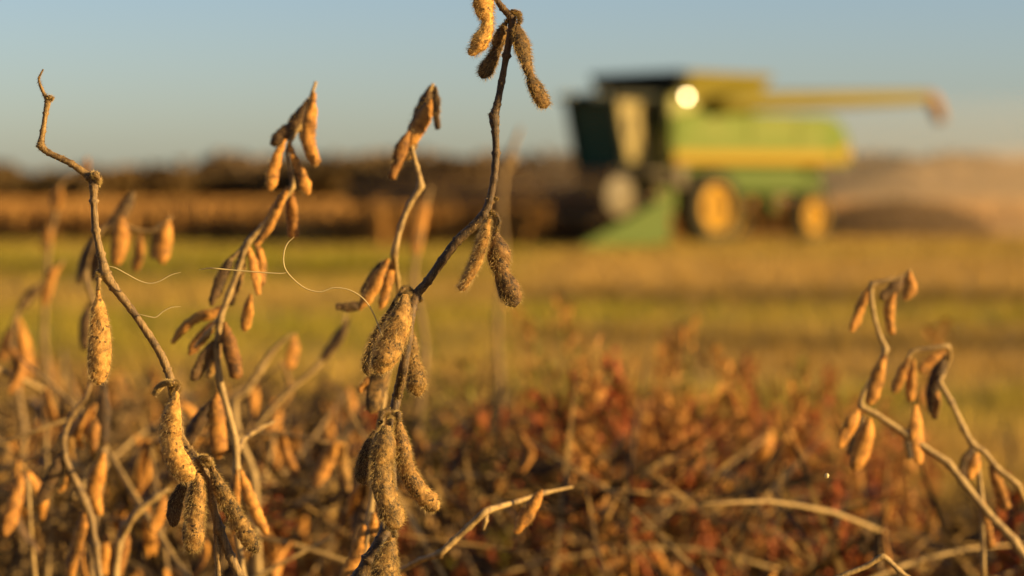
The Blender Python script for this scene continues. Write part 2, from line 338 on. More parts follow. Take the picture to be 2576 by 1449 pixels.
# ------------------------------------------------------------------ combine harvester
def combine():
    root = empty('combine_harvester', C0, math.atan2(HY, HX))
    tag(root, 'green and yellow combine harvester with folded unloading pipe working across the field', 'combine harvester')
    b = MB()                                                   # side hull
    b.prism([(1.15, 1.25), (1.15, 2.9), (0.2, 3.0), (-4.3, 2.98), (-4.75, 2.8), (-5.05, 2.35), (-5.1, 1.95), (-4.85, 1.78), (1.0, 1.78)][::-1], -1.42, 1.42)
    body = b.build('body', M['green_dusty'], root, bevel=0.06)
    for s in (-1, 1):
        b = MB(); b.prism([(1.1, 1.81), (1.1, 2.08), (-4.35, 2.12), (-4.35, 1.84)][::-1], 1.425 * s, 1.46 * s); b.build('side_stripe', M['yellow'], body, bevel=0.01)
        b = MB(); b.prism([(-4.5, 1.86), (-4.5, 2.2), (-4.95, 2.3), (-4.98, 1.95)][::-1], 1.425 * s, 1.45 * s); b.build('rear_lamp', M['yellow'], body)
    for x0, x1 in ((1.0, -1.25), (-1.4, -3.0), (-3.1, -4.2)):   # access doors
        b = MB(); b.prism([(x0, 2.25), (x0, 2.88), (x1, 2.88), (x1, 2.25)][::-1], 1.425, 1.45); b.build('side_door', M['green_dusty'], body, bevel=0.01)
    b = MB()
    b.prism([(1.0, 0.95), (1.0, 1.77), (-3.6, 1.77), (-3.2, 1.15), (-1.2, 0.85)][::-1], -0.72, 0.72)
    b.box((-1.3, 0, 1.45), (4.3, 2.55, 0.6)); b.build('chassis', M['green'], root, bevel=0.03)
    b = MB(); b.prism([(-3.9, 1.1), (-3.7, 1.77), (-4.7, 1.77), (-4.9, 1.2)][::-1], -0.7, 0.7); b.build('straw_chopper', M['green'], root, bevel=0.03)
    # grain tank: flared extension, dark front cover
    b = MB()
    b.hexa([(-1.85, -1.15, 2.98), (0.45, -1.15, 2.98), (0.45, 1.15, 2.98), (-1.85, 1.15, 2.98)],
           [(-2.0, -1.25, 3.5), (0.55, -1.25, 3.5), (0.55, 1.25, 3.5), (-2.0, 1.25, 3.5)])
    b.hexa([(-2.0, -1.3, 3.502), (0.55, -1.3, 3.502), (0.55, 1.3, 3.502), (-2.0, 1.3, 3.502)],
           [(-2.25, -1.45, 3.9), (0.6, -1.45, 3.9), (0.6, 1.45, 3.9), (-2.25, 1.45, 3.9)])
    tank = b.build('grain_tank', M['tank'], root, bevel=0.02)
    b = MB(); b.hexa([(0.565, -1.3, 3.3), (0.75, -1.3, 3.35), (0.75, 1.3, 3.35), (0.565, 1.3, 3.3)], [(0.61, -1.47, 3.88), (0.95, -1.47, 3.9), (0.95, 1.47, 3.9), (0.61, 1.47, 3.88)])
    b.build('tank_cover', M['black'], tank)
    # cab
    fx, rx, w = 2.3, 0.85, 0.78; z0, z1 = 1.72, 3.22
    b = MB(); b.box(((fx + rx) / 2 - 0.1, 0, z0 - 0.14), (1.35, 1.5, 0.3)); b.box((rx - 0.02, 0, 2.45), (0.1, 1.56, 1.55))
    for s in (-1, 1):
        b.tube([(fx - 0.32, s * (w - 0.04), z0), (fx, s * w, z1)], 0.07, 6); b.tube([(rx + 0.62, s * w, z0), (rx + 0.34, s * w, z1)], 0.12, 6)
    b.box((rx + 0.15, 0, 1.85), (0.45, 1.52, 0.25)); cab = b.build('cab', M['black'], root)
    b = MB(); b.box(((fx + rx) / 2, 0, z1 + 0.09), (fx - rx + 0.35, 1.85, 0.17)); b.build('cab_roof', M['black'], cab, bevel=0.05)
    for y in (-0.7, -0.4, 0.4, 0.7):
        b = MB(); b.lathe((fx + 0.18, y, z1 + 0.12), (1, 0, 0), [(0, 0.07), (0.06, 0.085)], 12); b.build('work_lamp', M['lens'], cab)
    for s in (-1, 1):
        b = MB(); b.add([(fx - 0.42, s * (w + 0.01), z0 + .12), (rx + 0.62, s * (w + 0.01), z0 + .12), (rx + 0.30, s * (w + 0.01), z1), (fx - 0.06, s * (w + 0.01), z1)], [(0, 1, 2, 3)]); b.build('side_window', M['glass'], cab)
    b = MB(); b.add([(fx - 0.33, -w, z0), (fx - 0.33, w, z0), (fx - 0.03, w, z1), (fx - 0.03, -w, z1)], [(0, 1, 2, 3)]); b.build('windscreen', M['windscreen'], cab)
    b = MB(); b.box((1.35, -0.2, 1.98), (0.5, 0.5, 0.14)); b.box((1.14, -0.2, 2.3), (0.13, 0.48, 0.65)); b.build('driver_seat', M['black'], cab, bevel=0.03)
    b = MB(); b.tube([(1.95, -0.2, 1.75), (1.8, -0.2, 2.25)], 0.03, 6); b.lathe((1.8, -0.2, 2.27), (-0.4, 0, 1), [(0, 0.2), (0.03, 0.2)], 14); b.build('steering_column', M['black'], cab)
    b = MB(); b.prism([(1.2, 2.85), (1.2, 3.3), (0.5, 3.45), (0.2, 3.02)][::-1], 1.0, 1.40); b.build('shoulder_panel', M['panel'], root, bevel=0.06)
    # wing mirrors turned to the sun side
    for s in (-1, 1):
        b = MB(); b.tube([(fx - 0.7, s * 0.85, 3.2), (fx - 0.85, s * 1.45, 3.2), (fx - 0.85, s * 1.45, 2.6)], 0.022, 6); arm = b.build('mirror_arm', M['black'], root)
        b = MB(); b.box((fx - 0.85, s * 1.5, 2.85), (0.05, 0.2, 0.42)); b.build('mirror', M['black'], arm)
    # glossy disc added on the shoulder, tilted to glint sunlight at the camera
    b = MB()
    for i in range(9):
        pass
    rot = Matrix.Rotation(-root.rotation_euler.z, 3, 'Z')
    hv = (rot @ (SUN.normalized() + (Vector((0, 0, 1.15)) - (C0 + Vector((1, 0, 3.2)))).normalized())).normalized()
    b.lathe(Vector((0.75, 1.46, 3.30)), hv, [(0.0, 0.07), (0.04, 0.08), (0.055, 0.06)], 20); b.build('glint_disc', M['mirror'], root)
    # unloading pipe folded back
    b = MB(); b.tube([(-0.1, 1.32, 3.02), (-0.5, 1.55, 3.2), (-1.0, 1.6, 3.24), (-3.5, 1.6, 3.34), (-7.6, 1.6, 3.52)], [.2, .24, .24, .22, .17], 14)
    pipe = b.build('unloading_pipe', M['tank'], root, smooth=True)
    b = MB(); b.tube([(-7.55, 1.6, 3.52), (-7.85, 1.6, 3.5), (-8.05, 1.6, 3.35), (-8.25, 1.6, 2.95)], [0.17, 0.18, 0.18, 0.16], 12); b.build('spout', M['spout'], pipe, smooth=True)
    # wheels
    def wheel(x, y, r, rr, w_):
        s = 1 if y > 0 else -1
        wr = empty('wheel', (x, y, r)); wr.parent = root
        b = MB(); b.lathe((0, 0, 0), (0, s, 0), [(-w_ / 2, rr), (-w_ / 2, r * 0.8), (-w_ * 0.42, r * 0.96), (-w_ * 0.2, r), (w_ * 0.2, r), (w_ * 0.42, r * 0.96), (w_ / 2, r * 0.8), (w_ / 2, rr)], 36, cap=False)
        for i in range(22):
            a = 2 * math.pi * i / 22
            for q in (-1, 1):
                c = Vector((math.cos(a + q * .06) * r, q * w_ * 0.22, math.sin(a + q * .06) * r))
                b.box(c, (0.05, w_ * 0.5, 0.07), Matrix.Rotation(-a, 3, 'Y') @ Matrix.Rotation(q * 0.5, 3, 'X'))
        b.build('tyre', M['rubber'], wr)
        b = MB(); b.lathe((0, 0, 0), (0, s, 0), [(-w_ * 0.3, rr * 0.98), (w_ * 0.52, rr * 0.99), (w_ * 0.52, rr * 0.88), (w_ * 0.28, rr * 0.8), (w_ * 0.28, rr * 0.4), (w_ * 0.45, rr * 0.33), (w_ * 0.45, 0.05)], 30)
        rim = b.build('rim', M['rim'], wr)
        b = MB(); b.lathe((0, 0, 0), (0, s, 0), [(w_ * .44, rr * .2), (w_ * .5, rr * .18), (w_ * .53, rr * .08)], 14); b.build('hub_cap', M['steel'], wr)
    for s in (-1, 1): wheel(0, s * 1.45, 0.82, 0.53, 0.6); wheel(-3.65, s * 1.3, 0.6, 0.4, 0.42)
    b = MB(); b.tube([(0, -1.2, 0.82), (0, 1.2, 0.82)], 0.14, 8); b.box((0, 0, 1.0), (0.4, 1.3, 0.5)); b.build('axle', M['green'], root)
    b = MB(); b.tube([(-3.65, -1.1, 0.62), (-3.65, 1.1, 0.62)], 0.1, 8); b.box((-3.6, 0, 1.0), (0.25, 0.4, 0.7)); b.build('axle', M['green'], root)
    # ladder and platform
    b = MB(); b.box((1.45, 1.15, 1.62), (1.2, 0.6, 0.05))
    for s in (-1, 1): b.tube([(1.5 + s * 0.25, 1.48, 0.45), (1.5 + s * 0.25, 1.42, 1.62), (1.5 + s * 0.25, 1.42, 2.5)], 0.025, 6)
    for i in range(5): b.box((1.5, 1.46, 0.5 + i * 0.26), (0.5, 0.16, 0.04))
    b.build('ladder', M['steel'], root)
    b = MB(); b.box((0.98, 1.5, 1.52), (0.34, 0.16, 0.5)); b.build('step_box', M['steel'], root, bevel=0.03)
    b = MB(); b.tube([(2.3, 0.9, 1.5), (2.9, 1.2, 1.15), (3.5, 1.6, 1.25), (3.7, 2.2, 1.1)], 0.05, 6); b.tube([(2.2, 0.7, 1.4), (2.9, 0.9, 0.9), (3.6, 1.2, 0.95)], 0.04, 6); b.build('hydraulic_hose', M['black'], root)
    b = MB(); b.prism([(2.4, 0.75), (2.5, 1.25), (3.1, 1.2), (3.35, 0.85), (3.0, 0.65)][::-1], 0.75, 1.15); b.build('drive_cover', M['steel'], root, bevel=0.04)
    b = MB(); b.box((1.25, 1.2, 1.0), (0.5, 0.4, 0.55)); b.build('tool_box', M['green_dusty'], root, bevel=0.03)
    b = MB(); b.tube([(-3.2, -0.8, 2.98), (-3.2, -0.8, 3.5)], 0.07, 10); b.build('exhaust_pipe', M['rust'], root)
    # feeder house and header
    b = MB(); b.prism([(3.5, 0.25), (3.5, 0.95), (0.9, 1.75), (0.9, 1.0)][::-1], -0.6, 0.6); b.build('feeder_house', M['green'], root, bevel=0.03)
    hw = 4.3
    hd = empty('header', (3.75, -0.75, 0)); hd.parent = root
    b = MB(); b.prism([(0.0, 0.18), (0.0, 1.18), (0.12, 1.2), (0.14, 0.42), (0.5, 0.16), (1.45, 0.10), (1.45, 0.05), (0.4, 0.06)][::-1], -hw, hw); b.build('header_trough', M['rust'], hd)
    b = MB(); b.tube([(0.5, -hw, 0.55), (0.5, hw, 0.55)], 0.2, 14)
    for i in range(60):
        y = -hw + 0.1 + i * (2 * hw - 0.2) / 59; b.lathe((0.5, y, 0.55), (0.15 * (1 if y < 0 else -1), 1, 0), [(0, 0.31), (0.01, 0.31)], 14)
    b.build('auger', M['steel'], hd)
    b = MB(); rc = Vector((1.15, 0, 1.08)); rr = 0.55
    b.tube([rc + Vector((0, -hw, 0)), rc + Vector((0, hw, 0))], 0.06, 8)
    for q in range(6):
        a = 2 * math.pi * q / 6 + 0.3; p = Vector((math.cos(a) * rr, 0, math.sin(a) * rr))
        b.tube([rc + p + Vector((0, -hw, 0)), rc + p + Vector((0, hw, 0))], 0.03, 6)
        for i in range(48):
            y = -hw + (i + .5) * 2 * hw / 48; b.box(rc + p + Vector((0.03, y, -0.12)), (0.012, 0.03, 0.24))
        for y in (-hw + 0.05, -hw / 3, hw / 3, hw - 0.05): b.tube([rc + Vector((0, y, 0)), rc + p + Vector((0, y, 0))], 0.025, 5)
    reel = b.build('reel', M['rust'], hd)
    for s in (-1, 1):
        b = MB(); b.lathe(rc + Vector((0, s * (hw + 0.02), 0)), (0, s, 0), [(0, 0.42), (0.03, 0.42), (0.05, 0.2)], 20); b.build('reel_end_shield', M['steel' if s > 0 else 'black'], reel)
        b = MB(); b.prism([(-0.15, 0.12), (-0.15, 1.1), (0.25, 0.95), (1.1, 0.6), (2.35, 0.12), (2.45, 0.03), (0.3, 0.05)][::-1], s * (hw + 0.1), s * (hw + 0.22)); b.build('end_divider', M['green'], hd, bevel=0.02)
    for i in range(26):
        y = -hw + 0.17 + i * (2 * hw - 0.34) / 25
        b = MB(); b.hexa([(1.43, y - .04, .06), (1.65, y - .01, .07), (1.65, y + .01, .07), (1.43, y + .04, .06)], [(1.43, y - .03, .1), (1.65, y - .005, .085), (1.65, y + .005, .085), (1.43, y + .03, .1)]); b.build('knife_guard', M['rust'], hd)
    return root
combine()

# dark brush mound behind the combine
def brush(name, X0, Y0, L, H, label, n=2600):
    r = np.random.RandomState(9); u = r.rand(n); px = X0 + (u - 0.5) * L; h = H * np.sqrt(np.clip(1 - (2 * u - 1) ** 2, 0.05, 1))
    P = np.stack([px, Y0 + r.normal(0, 0.7, n), r.rand(n) * h], 1); a = r.normal(0, 1, (n, 3)); a /= np.linalg.norm(a, axis=1)[:, None]
    b = np.cross(a, r.normal(0, 1, (n, 3))); b /= np.linalg.norm(b, axis=1)[:, None]; a *= 0.13; b *= 0.05
    V = np.stack([P - a, P + b, P + a, P - b], 1).reshape(-1, 3)
    o = np_mesh(name, V, np.arange(4 * n).reshape(n, 4), M['brush']); return tag(o, label, 'brush mound')
brush('brush_mound', 10.4, 65.0, 4.6, 0.95, 'low dark mound of dead brush on the field right of the combine')

# chaff dust thrown up behind the combine
def dust(name, c, rad, dens, color, label):
    mb = MB(); k = 20; prof = [(-math.cos(math.pi * i / 12), max(math.sin(math.pi * i / 12), 0.02)) for i in range(13)]
    mb.lathe((0, 0, 0), (0, 0, 1), prof, k)
    t = NT('dust ' + name); v = t.n.new('ShaderNodeVolumePrincipled'); v.inputs['Density'].default_value = dens; v.inputs['Color'].default_value = (*color, 1)
    v.inputs['Anisotropy'].default_value = 0.1; t.link(v.outputs[0], t.out.inputs['Volume'])
    o = mb.build(name, t.m); o.location = c; o.scale = rad; return tag(o, label, 'dust cloud', kind='stuff')
dust('dust_cloud', (14.6, 64, 0.4), (6.8, 5, 2.0), 0.075, (0.86, 0.56, 0.28), 'brown dust hanging low behind the combine at the right edge of the field')
dust('thin_dust', (22.0, 95, 0.5), (24, 12, 4.6), 0.008, (0.95, 0.80, 0.58), 'thin pinkish dust drifting over the far field behind the combine')

# ------------------------------------------------------------------ soybean pods and plants
def pod_geo(mb, pts, flat=None, k=14, per=8, thick=0.62, rnd=None, hairs=0, hl=0.0019, wob=0.0, bulge=0.0):
    """pts: (x, y, z, width) along the pod; flat: direction across the thin way"""
    rnd = rnd or random.Random(1); sp = spline(pts, per); n = len(sp); P = [Vector(s_[:3]) for s_ in sp]; W = [max(s_[3], 0.0002) for s_ in sp]
    ref = Vector(flat if flat is not None else (0, 1, 0)); vs_ = []; fr = []
    off = rnd.uniform(0, 50); tw = rnd.uniform(-.7, .7); amp = rnd.uniform(.6, 1.3) * bulge
    for i, p in enumerate(P):
        t_ = (P[min(i + 1, n - 1)] - P[max(i - 1, 0)]).normalized(); c = ref - t_ * ref.dot(t_)
        if c.length < 1e-4: c = t_.orthogonal()
        c.normalize(); c = Matrix.Rotation(tw * (i / n - .5), 3, t_) @ c; s_ = t_.cross(c); w = W[i] / 2
        bl = math.sin(i / n * math.pi * 2 * 2.6 - .9); th = thick * (1 + 2.2 * amp * bl); w *= 1 + amp * bl * .6
        fr.append((t_, c, s_, w))
        for j in range(k):
            a = 2 * math.pi * j / k; ca, sa = math.cos(a), math.sin(a)
            v = s_ * (ca * w * (1.06 if abs(ca) > .97 else 1)) + c * (sa * abs(sa) ** 0.35 * w * th); q = p + v
            if wob: q = q + v.normalized() * (noise.noise(q * 420 + Vector((off, 0, 0))) * wob + noise.noise(q * 1100) * wob * 0.4)
            vs_.append(tuple(q))
    fs = [(i * k + j, i * k + (j + 1) % k, (i + 1) * k + (j + 1) % k, (i + 1) * k + j) for i in range(n - 1) for j in range(k)]
    fs.append(tuple(range(k))[::-1]); fs.append(tuple(range((n - 1) * k, n * k))); mb.add(vs_, fs, 0)
    if hairs:
        L = [0]
        for i in range(1, n): L.append(L[-1] + W[i] * (P[i] - P[i - 1]).length)
        hv = []; hf = []
        for h in range(hairs):
            u = rnd.random() * L[-1]; i = 1
            while i < n - 1 and L[i] < u: i += 1
            q = rnd.random(); t_, c, s_, w = fr[i]; p = P[i - 1].lerp(P[i], q); w = (W[i - 1] * (1 - q) + W[i] * q) / 2 * 0.97
            a = rnd.uniform(0, 2 * math.pi); ca, sa = math.cos(a), math.sin(a)
            if rnd.random() < 0.16: ca = math.copysign(1, ca) * rnd.uniform(0.93, 1); sa = math.copysign(math.sqrt(1 - ca * ca), sa)
            b0 = p + s_ * (ca * w) + c * (sa * abs(sa) ** 0.25 * w * thick); nn = (s_ * ca * thick + c * sa).normalized()
            d = (nn + t_ * rnd.uniform(0.1, 1.0) + Vector((rnd.gauss(0, .3), rnd.gauss(0, .3), rnd.gauss(0, .3)))).normalized()
            l = hl * rnd.uniform(0.45, 1.25); sd_ = d.cross(Vector((rnd.gauss(0, 1), rnd.gauss(0, 1), rnd.gauss(0, 1)))).normalized() * 0.00005
            m_ = len(hv); bend = t_ * l * rnd.uniform(-0.1, 0.35); mid = b0 + d * l * 0.55; tip = b0 + d * l + bend
            hv += [tuple(b0 - sd_), tuple(b0 + sd_), tuple(mid + sd_ * .7), tuple(mid - sd_ * .7), tuple(tip)]; hf += [(m_, m_ + 1, m_ + 2, m_ + 3), (m_ + 3, m_ + 2, m_ + 4)]
        mb.add(hv, hf, 1)
def stem_geo(mb, pts, per=6, k=9, rnd=None, hairs=0, hl=0.0012, wob=0.0):
    """pts: (x, y, z, radius)"""
    rnd = rnd or random.Random(2); sp = spline(pts, per)
    P = []; Rd = []
    for i_, s_ in enumerate(sp):
        k_, f_ = divmod(i_, per)
        lin = np.array(pts[min(k_, len(pts) - 1)]) * (1 - f_ / per) + np.array(pts[min(k_ + 1, len(pts) - 1)]) * (f_ / per)
        s_ = s_ * .55 + lin * .45; p = Vector(s_[:3]); r = max(s_[3], 0.0003)
        if f_ == 0 and 0 < k_ < len(pts) - 1: r *= rnd.uniform(1.1, 1.45)
        if wob: r *= 1 + wob * noise.noise(p * 300)
        P.append(p); Rd.append(r)
    mb.tube(P, Rd, k, jag=0.05 if wob else 0, rnd=rnd)
    if hairs:
        hv = []; hf = []
        for h in range(hairs):
            i = rnd.randrange(1, len(P)); q = rnd.random(); p = P[i - 1].lerp(P[i], q); t_ = (P[i] - P[i - 1]).normalized()
            o_ = t_.orthogonal().normalized(); o_.rotate(Matrix.Rotation(rnd.uniform(0, 6.283), 3, t_)); b0 = p + o_ * Rd[i] * 0.95
            d = (o_ + t_ * rnd.uniform(-.3, .6)).normalized(); l = hl * rnd.uniform(.4, 1.2); sd_ = d.cross(t_).normalized() * 0.00006
            m_ = len(hv); hv += [tuple(b0 - sd_), tuple(b0 + sd_), tuple(b0 + d * l)]; hf += [(m_, m_ + 1, m_ + 2)]
            if h % 110 == 0:      # loose flake of bark
                s1 = (o_ * rnd.uniform(.3, 1) + t_ * rnd.uniform(-1, 1)).normalized() * rnd.uniform(.0006, .0016); s2 = s1.cross(d).normalized() * rnd.uniform(.0002, .0005)
                m_ = len(hv); hv += [tuple(b0), tuple(b0 + s1 * .5 + s2), tuple(b0 + s1), tuple(b0 + s1 * .5 - s2)]; hf += [(m_, m_ + 1, m_ + 2, m_ + 3)]
        mb.add(hv, hf, 1)

def traced_plant(name, label, D, stems, pods, base=None, focus=False, group=None, smat='stem', seed=1, cat='soybean plant', stem_scale=1.0):
    """stems: lists of (x, y, radius px[, metres nearer(-)/farther(+)]); pods: dict(p=[(x, y, width px)], z=offset, m=material, a=twist)"""
    rnd = random.Random(seed)
    low = stems[0][-1]; dl = D + (low[3] if len(low) > 3 else 0); lp = at(low[0], low[1], dl)
    b0 = Vector(base) if base else Vector((lp.x + rnd.uniform(-.03, .03), lp.y + rnd.uniform(0, .05), 0))
    root = empty(name, b0); tag(root, label, cat, group)
    inv = -b0; mb = MB()
    for si, st in enumerate(stems):
        q = []
        for s_ in st:
            dd = D + (s_[3] if len(s_) > 3 else 0); p = at(s_[0], s_[1], dd) + inv; q.append((p.x, p.y, p.z, s_[2] * dd / FPX * stem_scale))
        if si == 0:
            e = Vector(q[-1][:3]); r = q[-1][3]
            dr = (e - Vector(q[-2][:3])); st_ = dr.length * 1.3; dr.normalize()
            while e.z > 0.0:
                tgt = Vector((-e.x, -e.y, -e.z)).normalized(); dr = (dr * .6 + tgt * .4).normalized(); e = e + dr * st_; st_ = min(st_ * 1.35, .05); r = min(r * 1.03, .0042)
                q.append((e.x + rnd.uniform(-.002, .002), e.y, max(e.z, -.01), r))
                if len(q) > 120: break
        stem_geo(mb, q, 8 if focus else 5, 12 if focus else 8, rnd, hairs=int(len(st) * 330) if focus else 0, wob=0.16 if focus else 0.08)
    mb.build('stem', [M[smat], M['hair_grey']], root, smooth=True)
    for pd in pods:
        dz = pd.get('z', 0); q = []
        for i, (x, y, w) in enumerate(pd['p']):
            dd = D + dz + pd.get('s', 0) * i; p = at(x, y, dd) + inv; q.append((p.x, p.y, p.z, w * dd / FPX * (1 if focus or w < 12 else 1.10)))
        # close the tip with a little beak
        e, f = Vector(q[-1][:3]), Vector(q[-2][:3]); dr = (e - f).normalized(); w = q[-1][3]
        if w > 0.0018:
            e2 = e + dr * w * 0.22; q.append((e2.x, e2.y, e2.z, w * 0.52)); e3 = e + dr * w * 0.36; q.append((e3.x, e3.y, e3.z, w * 0.10))
        a = pd.get('a', rnd.uniform(-0.5, 0.5)); flat = Vector((math.sin(a), -math.cos(a), 0.1))
        mb = MB(); m_ = pd.get('m', 'pod_blur')
        if focus: pod_geo(mb, q, flat, 26, 13, pd.get('t', 0.66) * .92, rnd, hairs=int(pd.get('h', 1) * 2300), hl=0.0020, wob=0.00045, bulge=.07)
        else: pod_geo(mb, q, flat, 14, 6, 0.5, rnd, hairs=260, hl=.0018, wob=0.0007, bulge=.085)
        mats = [M[m_], M['hair'] if m_ == 'pod_gold' else M['hair_grey']]
        po = mb.build('pod', mats, root, smooth=True)
        if 'label' in pd: po['label'] = pd['label']
    return root

# in-focus plant on the left
Lstem = [(109, 174, 1.6), (98, 196, 2.6), (101, 214, 3.2), (112, 238, 4), (120, 254, 6.5), (115, 285, 5.6), (108, 330, 6), (103, 366, 8.5), (122, 384, 7), (180, 412, 7), (226, 446, 9),
         (236, 468, 9.5), (236, 505, 8), (241, 580, 8), (254, 640, 8.5), (266, 690, 12), (286, 722, 9.5), (330, 778, 8.5), (374, 842, 8.5), (405, 892, 9), (421, 930, 8.8), (432, 965, 10), (437, 1005, 9, .012),
         (452, 1085, 8, .012), (474, 1132, 8.5, .008), (500, 1163, 11), (519, 1196, 11), (533, 1260, 9.5), (552, 1330, 9.5), (580, 1400, 10), (606, 1455, 10.5)]
left_extra = [[(118, 250, 5), (126, 246, 6), (134, 251, 3.5)], [(108, 352, 3), (101, 362, 6), (95, 372, 5)], [(228, 447, 5), (240, 440, 7, -.002), (249, 450, 5, -.002), (250, 463, 1.5)],
              [(262, 695, 7), (250, 690, 6), (249, 703, 5, -.003), (247, 730, 4.2, -.003)], [(258, 700, 4), (247, 682, 3.5), (240, 694, 1.5)],
              [(448, 964, 2.5, -.004), (435, 962, 4, -.008), (418, 962, 3.5, -.006), (404, 970, 5, -.004), (396, 980, 6, -.003), (387, 993, 1.2)],
              [(446, 962, 4), (450, 974, 4, -.004), (443, 990, 4, -.006)], [(494, 1160, 4), (508, 1150, 4, -.004), (525, 1154, 5, -.005), (533, 1172, 5)],
              [(505, 1170, 4), (515, 1160, 5, -.004), (524, 1174, 4, -.003)], [(532, 1262, 5), (541, 1300, 5.5), (546, 1380, 6), (550, 1460, 6.5)], [(512, 1192, 5), (500, 1185, 5), (497, 1198, 5)]]
Lpods = [dict(p=[(247, 716, 8), (247, 742, 12), (249, 775, 30), (251, 815, 45), (252, 860, 53), (250, 905, 53), (248, 940, 48), (247, 956, 34)], m='pod_gold', z=-.003, a=0.25, label='pale golden pod hanging from the upper node'),
         dict(p=[(443, 984, 10), (441, 1004, 22), (434, 1040, 46), (430, 1078, 57), (432, 1112, 52), (440, 1146, 54), (458, 1178, 56), (476, 1196, 44)], m='pod_gold', z=-.010, a=-.2, h=1.15),
         dict(p=[(480, 1200, 14), (466, 1225, 34), (450, 1258, 44), (440, 1290, 42), (437, 1318, 24)], m='pod_dark', z=.006, a=.5, t=.4, h=.35, label='dark split pod'),
         dict(p=[(498, 1190, 10), (497, 1215, 32), (492, 1260, 47), (489, 1310, 48), (486, 1350, 48), (484, 1380, 36)], m='pod_mid', z=-.006, a=.1, t=.8),
         dict(p=[(533, 1172, 12), (541, 1200, 26), (558, 1240, 42), (583, 1285, 43), (608, 1325, 42), (630, 1362, 40), (644, 1384, 24)], m='pod_grey', z=-.004, a=-.3)]
traced_plant('soybean_plant', 'sharp dry soybean plant on the left with zigzag bare tip and five fuzzy pods', 0.968, [Lstem] + left_extra, Lpods, focus=True, seed=11, stem_scale=1.14)

Cstem = [(1236, -60, 7), (1246, -8, 7), (1264, 20, 8), (1288, 46, 11), (1286, 78, 10), (1274, 140, 9), (1262, 205, 8.5), (1251, 262, 9), (1243, 292, 14), (1246, 330, 9.5), (1248, 385, 9.5), (1243, 450, 9.5), (1232, 505, 9.5),
         (1219, 540, 13), (1190, 570, 12), (1150, 606, 11.5), (1112, 656, 11), (1076, 708, 11), (1046, 742, 13), (1037, 775, 11, -.008), (1028, 850, 11, -.010), (1014, 930, 12, -.010), (1000, 995, 12), (990, 1042, 13), (986, 1120, 13, .012),
         (984, 1230, 13, .012), (976, 1310, 14, .008), (960, 1360, 17), (930, 1410, 19), (900, 1462, 20)]
c_extra = [[(1280, 42, 6), (1290, 30, 7), (1304, 34, 6), (1308, 52, 5, -.003), (1302, 66, 6, -.003)], [(1284, 46, 5), (1276, 52, 5), (1270, 64, 5)], [(1250, -50, 5), (1225, -45, 6), (1218, -30, 7)], [(1243, 300, 7), (1236, 292, 7), (1233, 284, 4)],
           [(1222, 534, 6), (1238, 534, 5), (1250, 542, 4.5), (1256, 558, 5), (1250, 578, 6), (1248, 590, 7)], [(1224, 540, 6), (1232, 545, 6), (1229, 556, 6)], [(1045, 742, 7), (1030, 727, 6), (1014, 728, 6, -.004), (1006, 742, 5, -.006), (998, 760, 4)],
           [(1044, 745, 5), (1058, 752, 5), (1059, 760, 2)], [(1040, 745, 5), (1022, 738, 4, -.008), (1018, 748, 4, -.010)], [(990, 1045, 7), (975, 1036, 6, -.006), (962, 1040, 6, -.01), (956, 1060, 5, -.012), (952, 1080, 4)],
           [(985, 1042, 5), (984, 1060, 5, -.014), (985, 1080, 5, -.014), (974, 1092, 5, -.012)], [(992, 1044, 6), (1002, 1042, 6, -.006), (1003, 1060, 6, -.006)], [(975, 1325, 8), (992, 1332, 6, -.006), (994, 1348, 6, -.006), (984, 1368, 8, -.006)],
           [(1243, 512, 1.2), (1238, 500, .8), (1236, 488, .5)], [(1232, 505, 1.2), (1246, 498, .8), (1254, 502, .5)]]
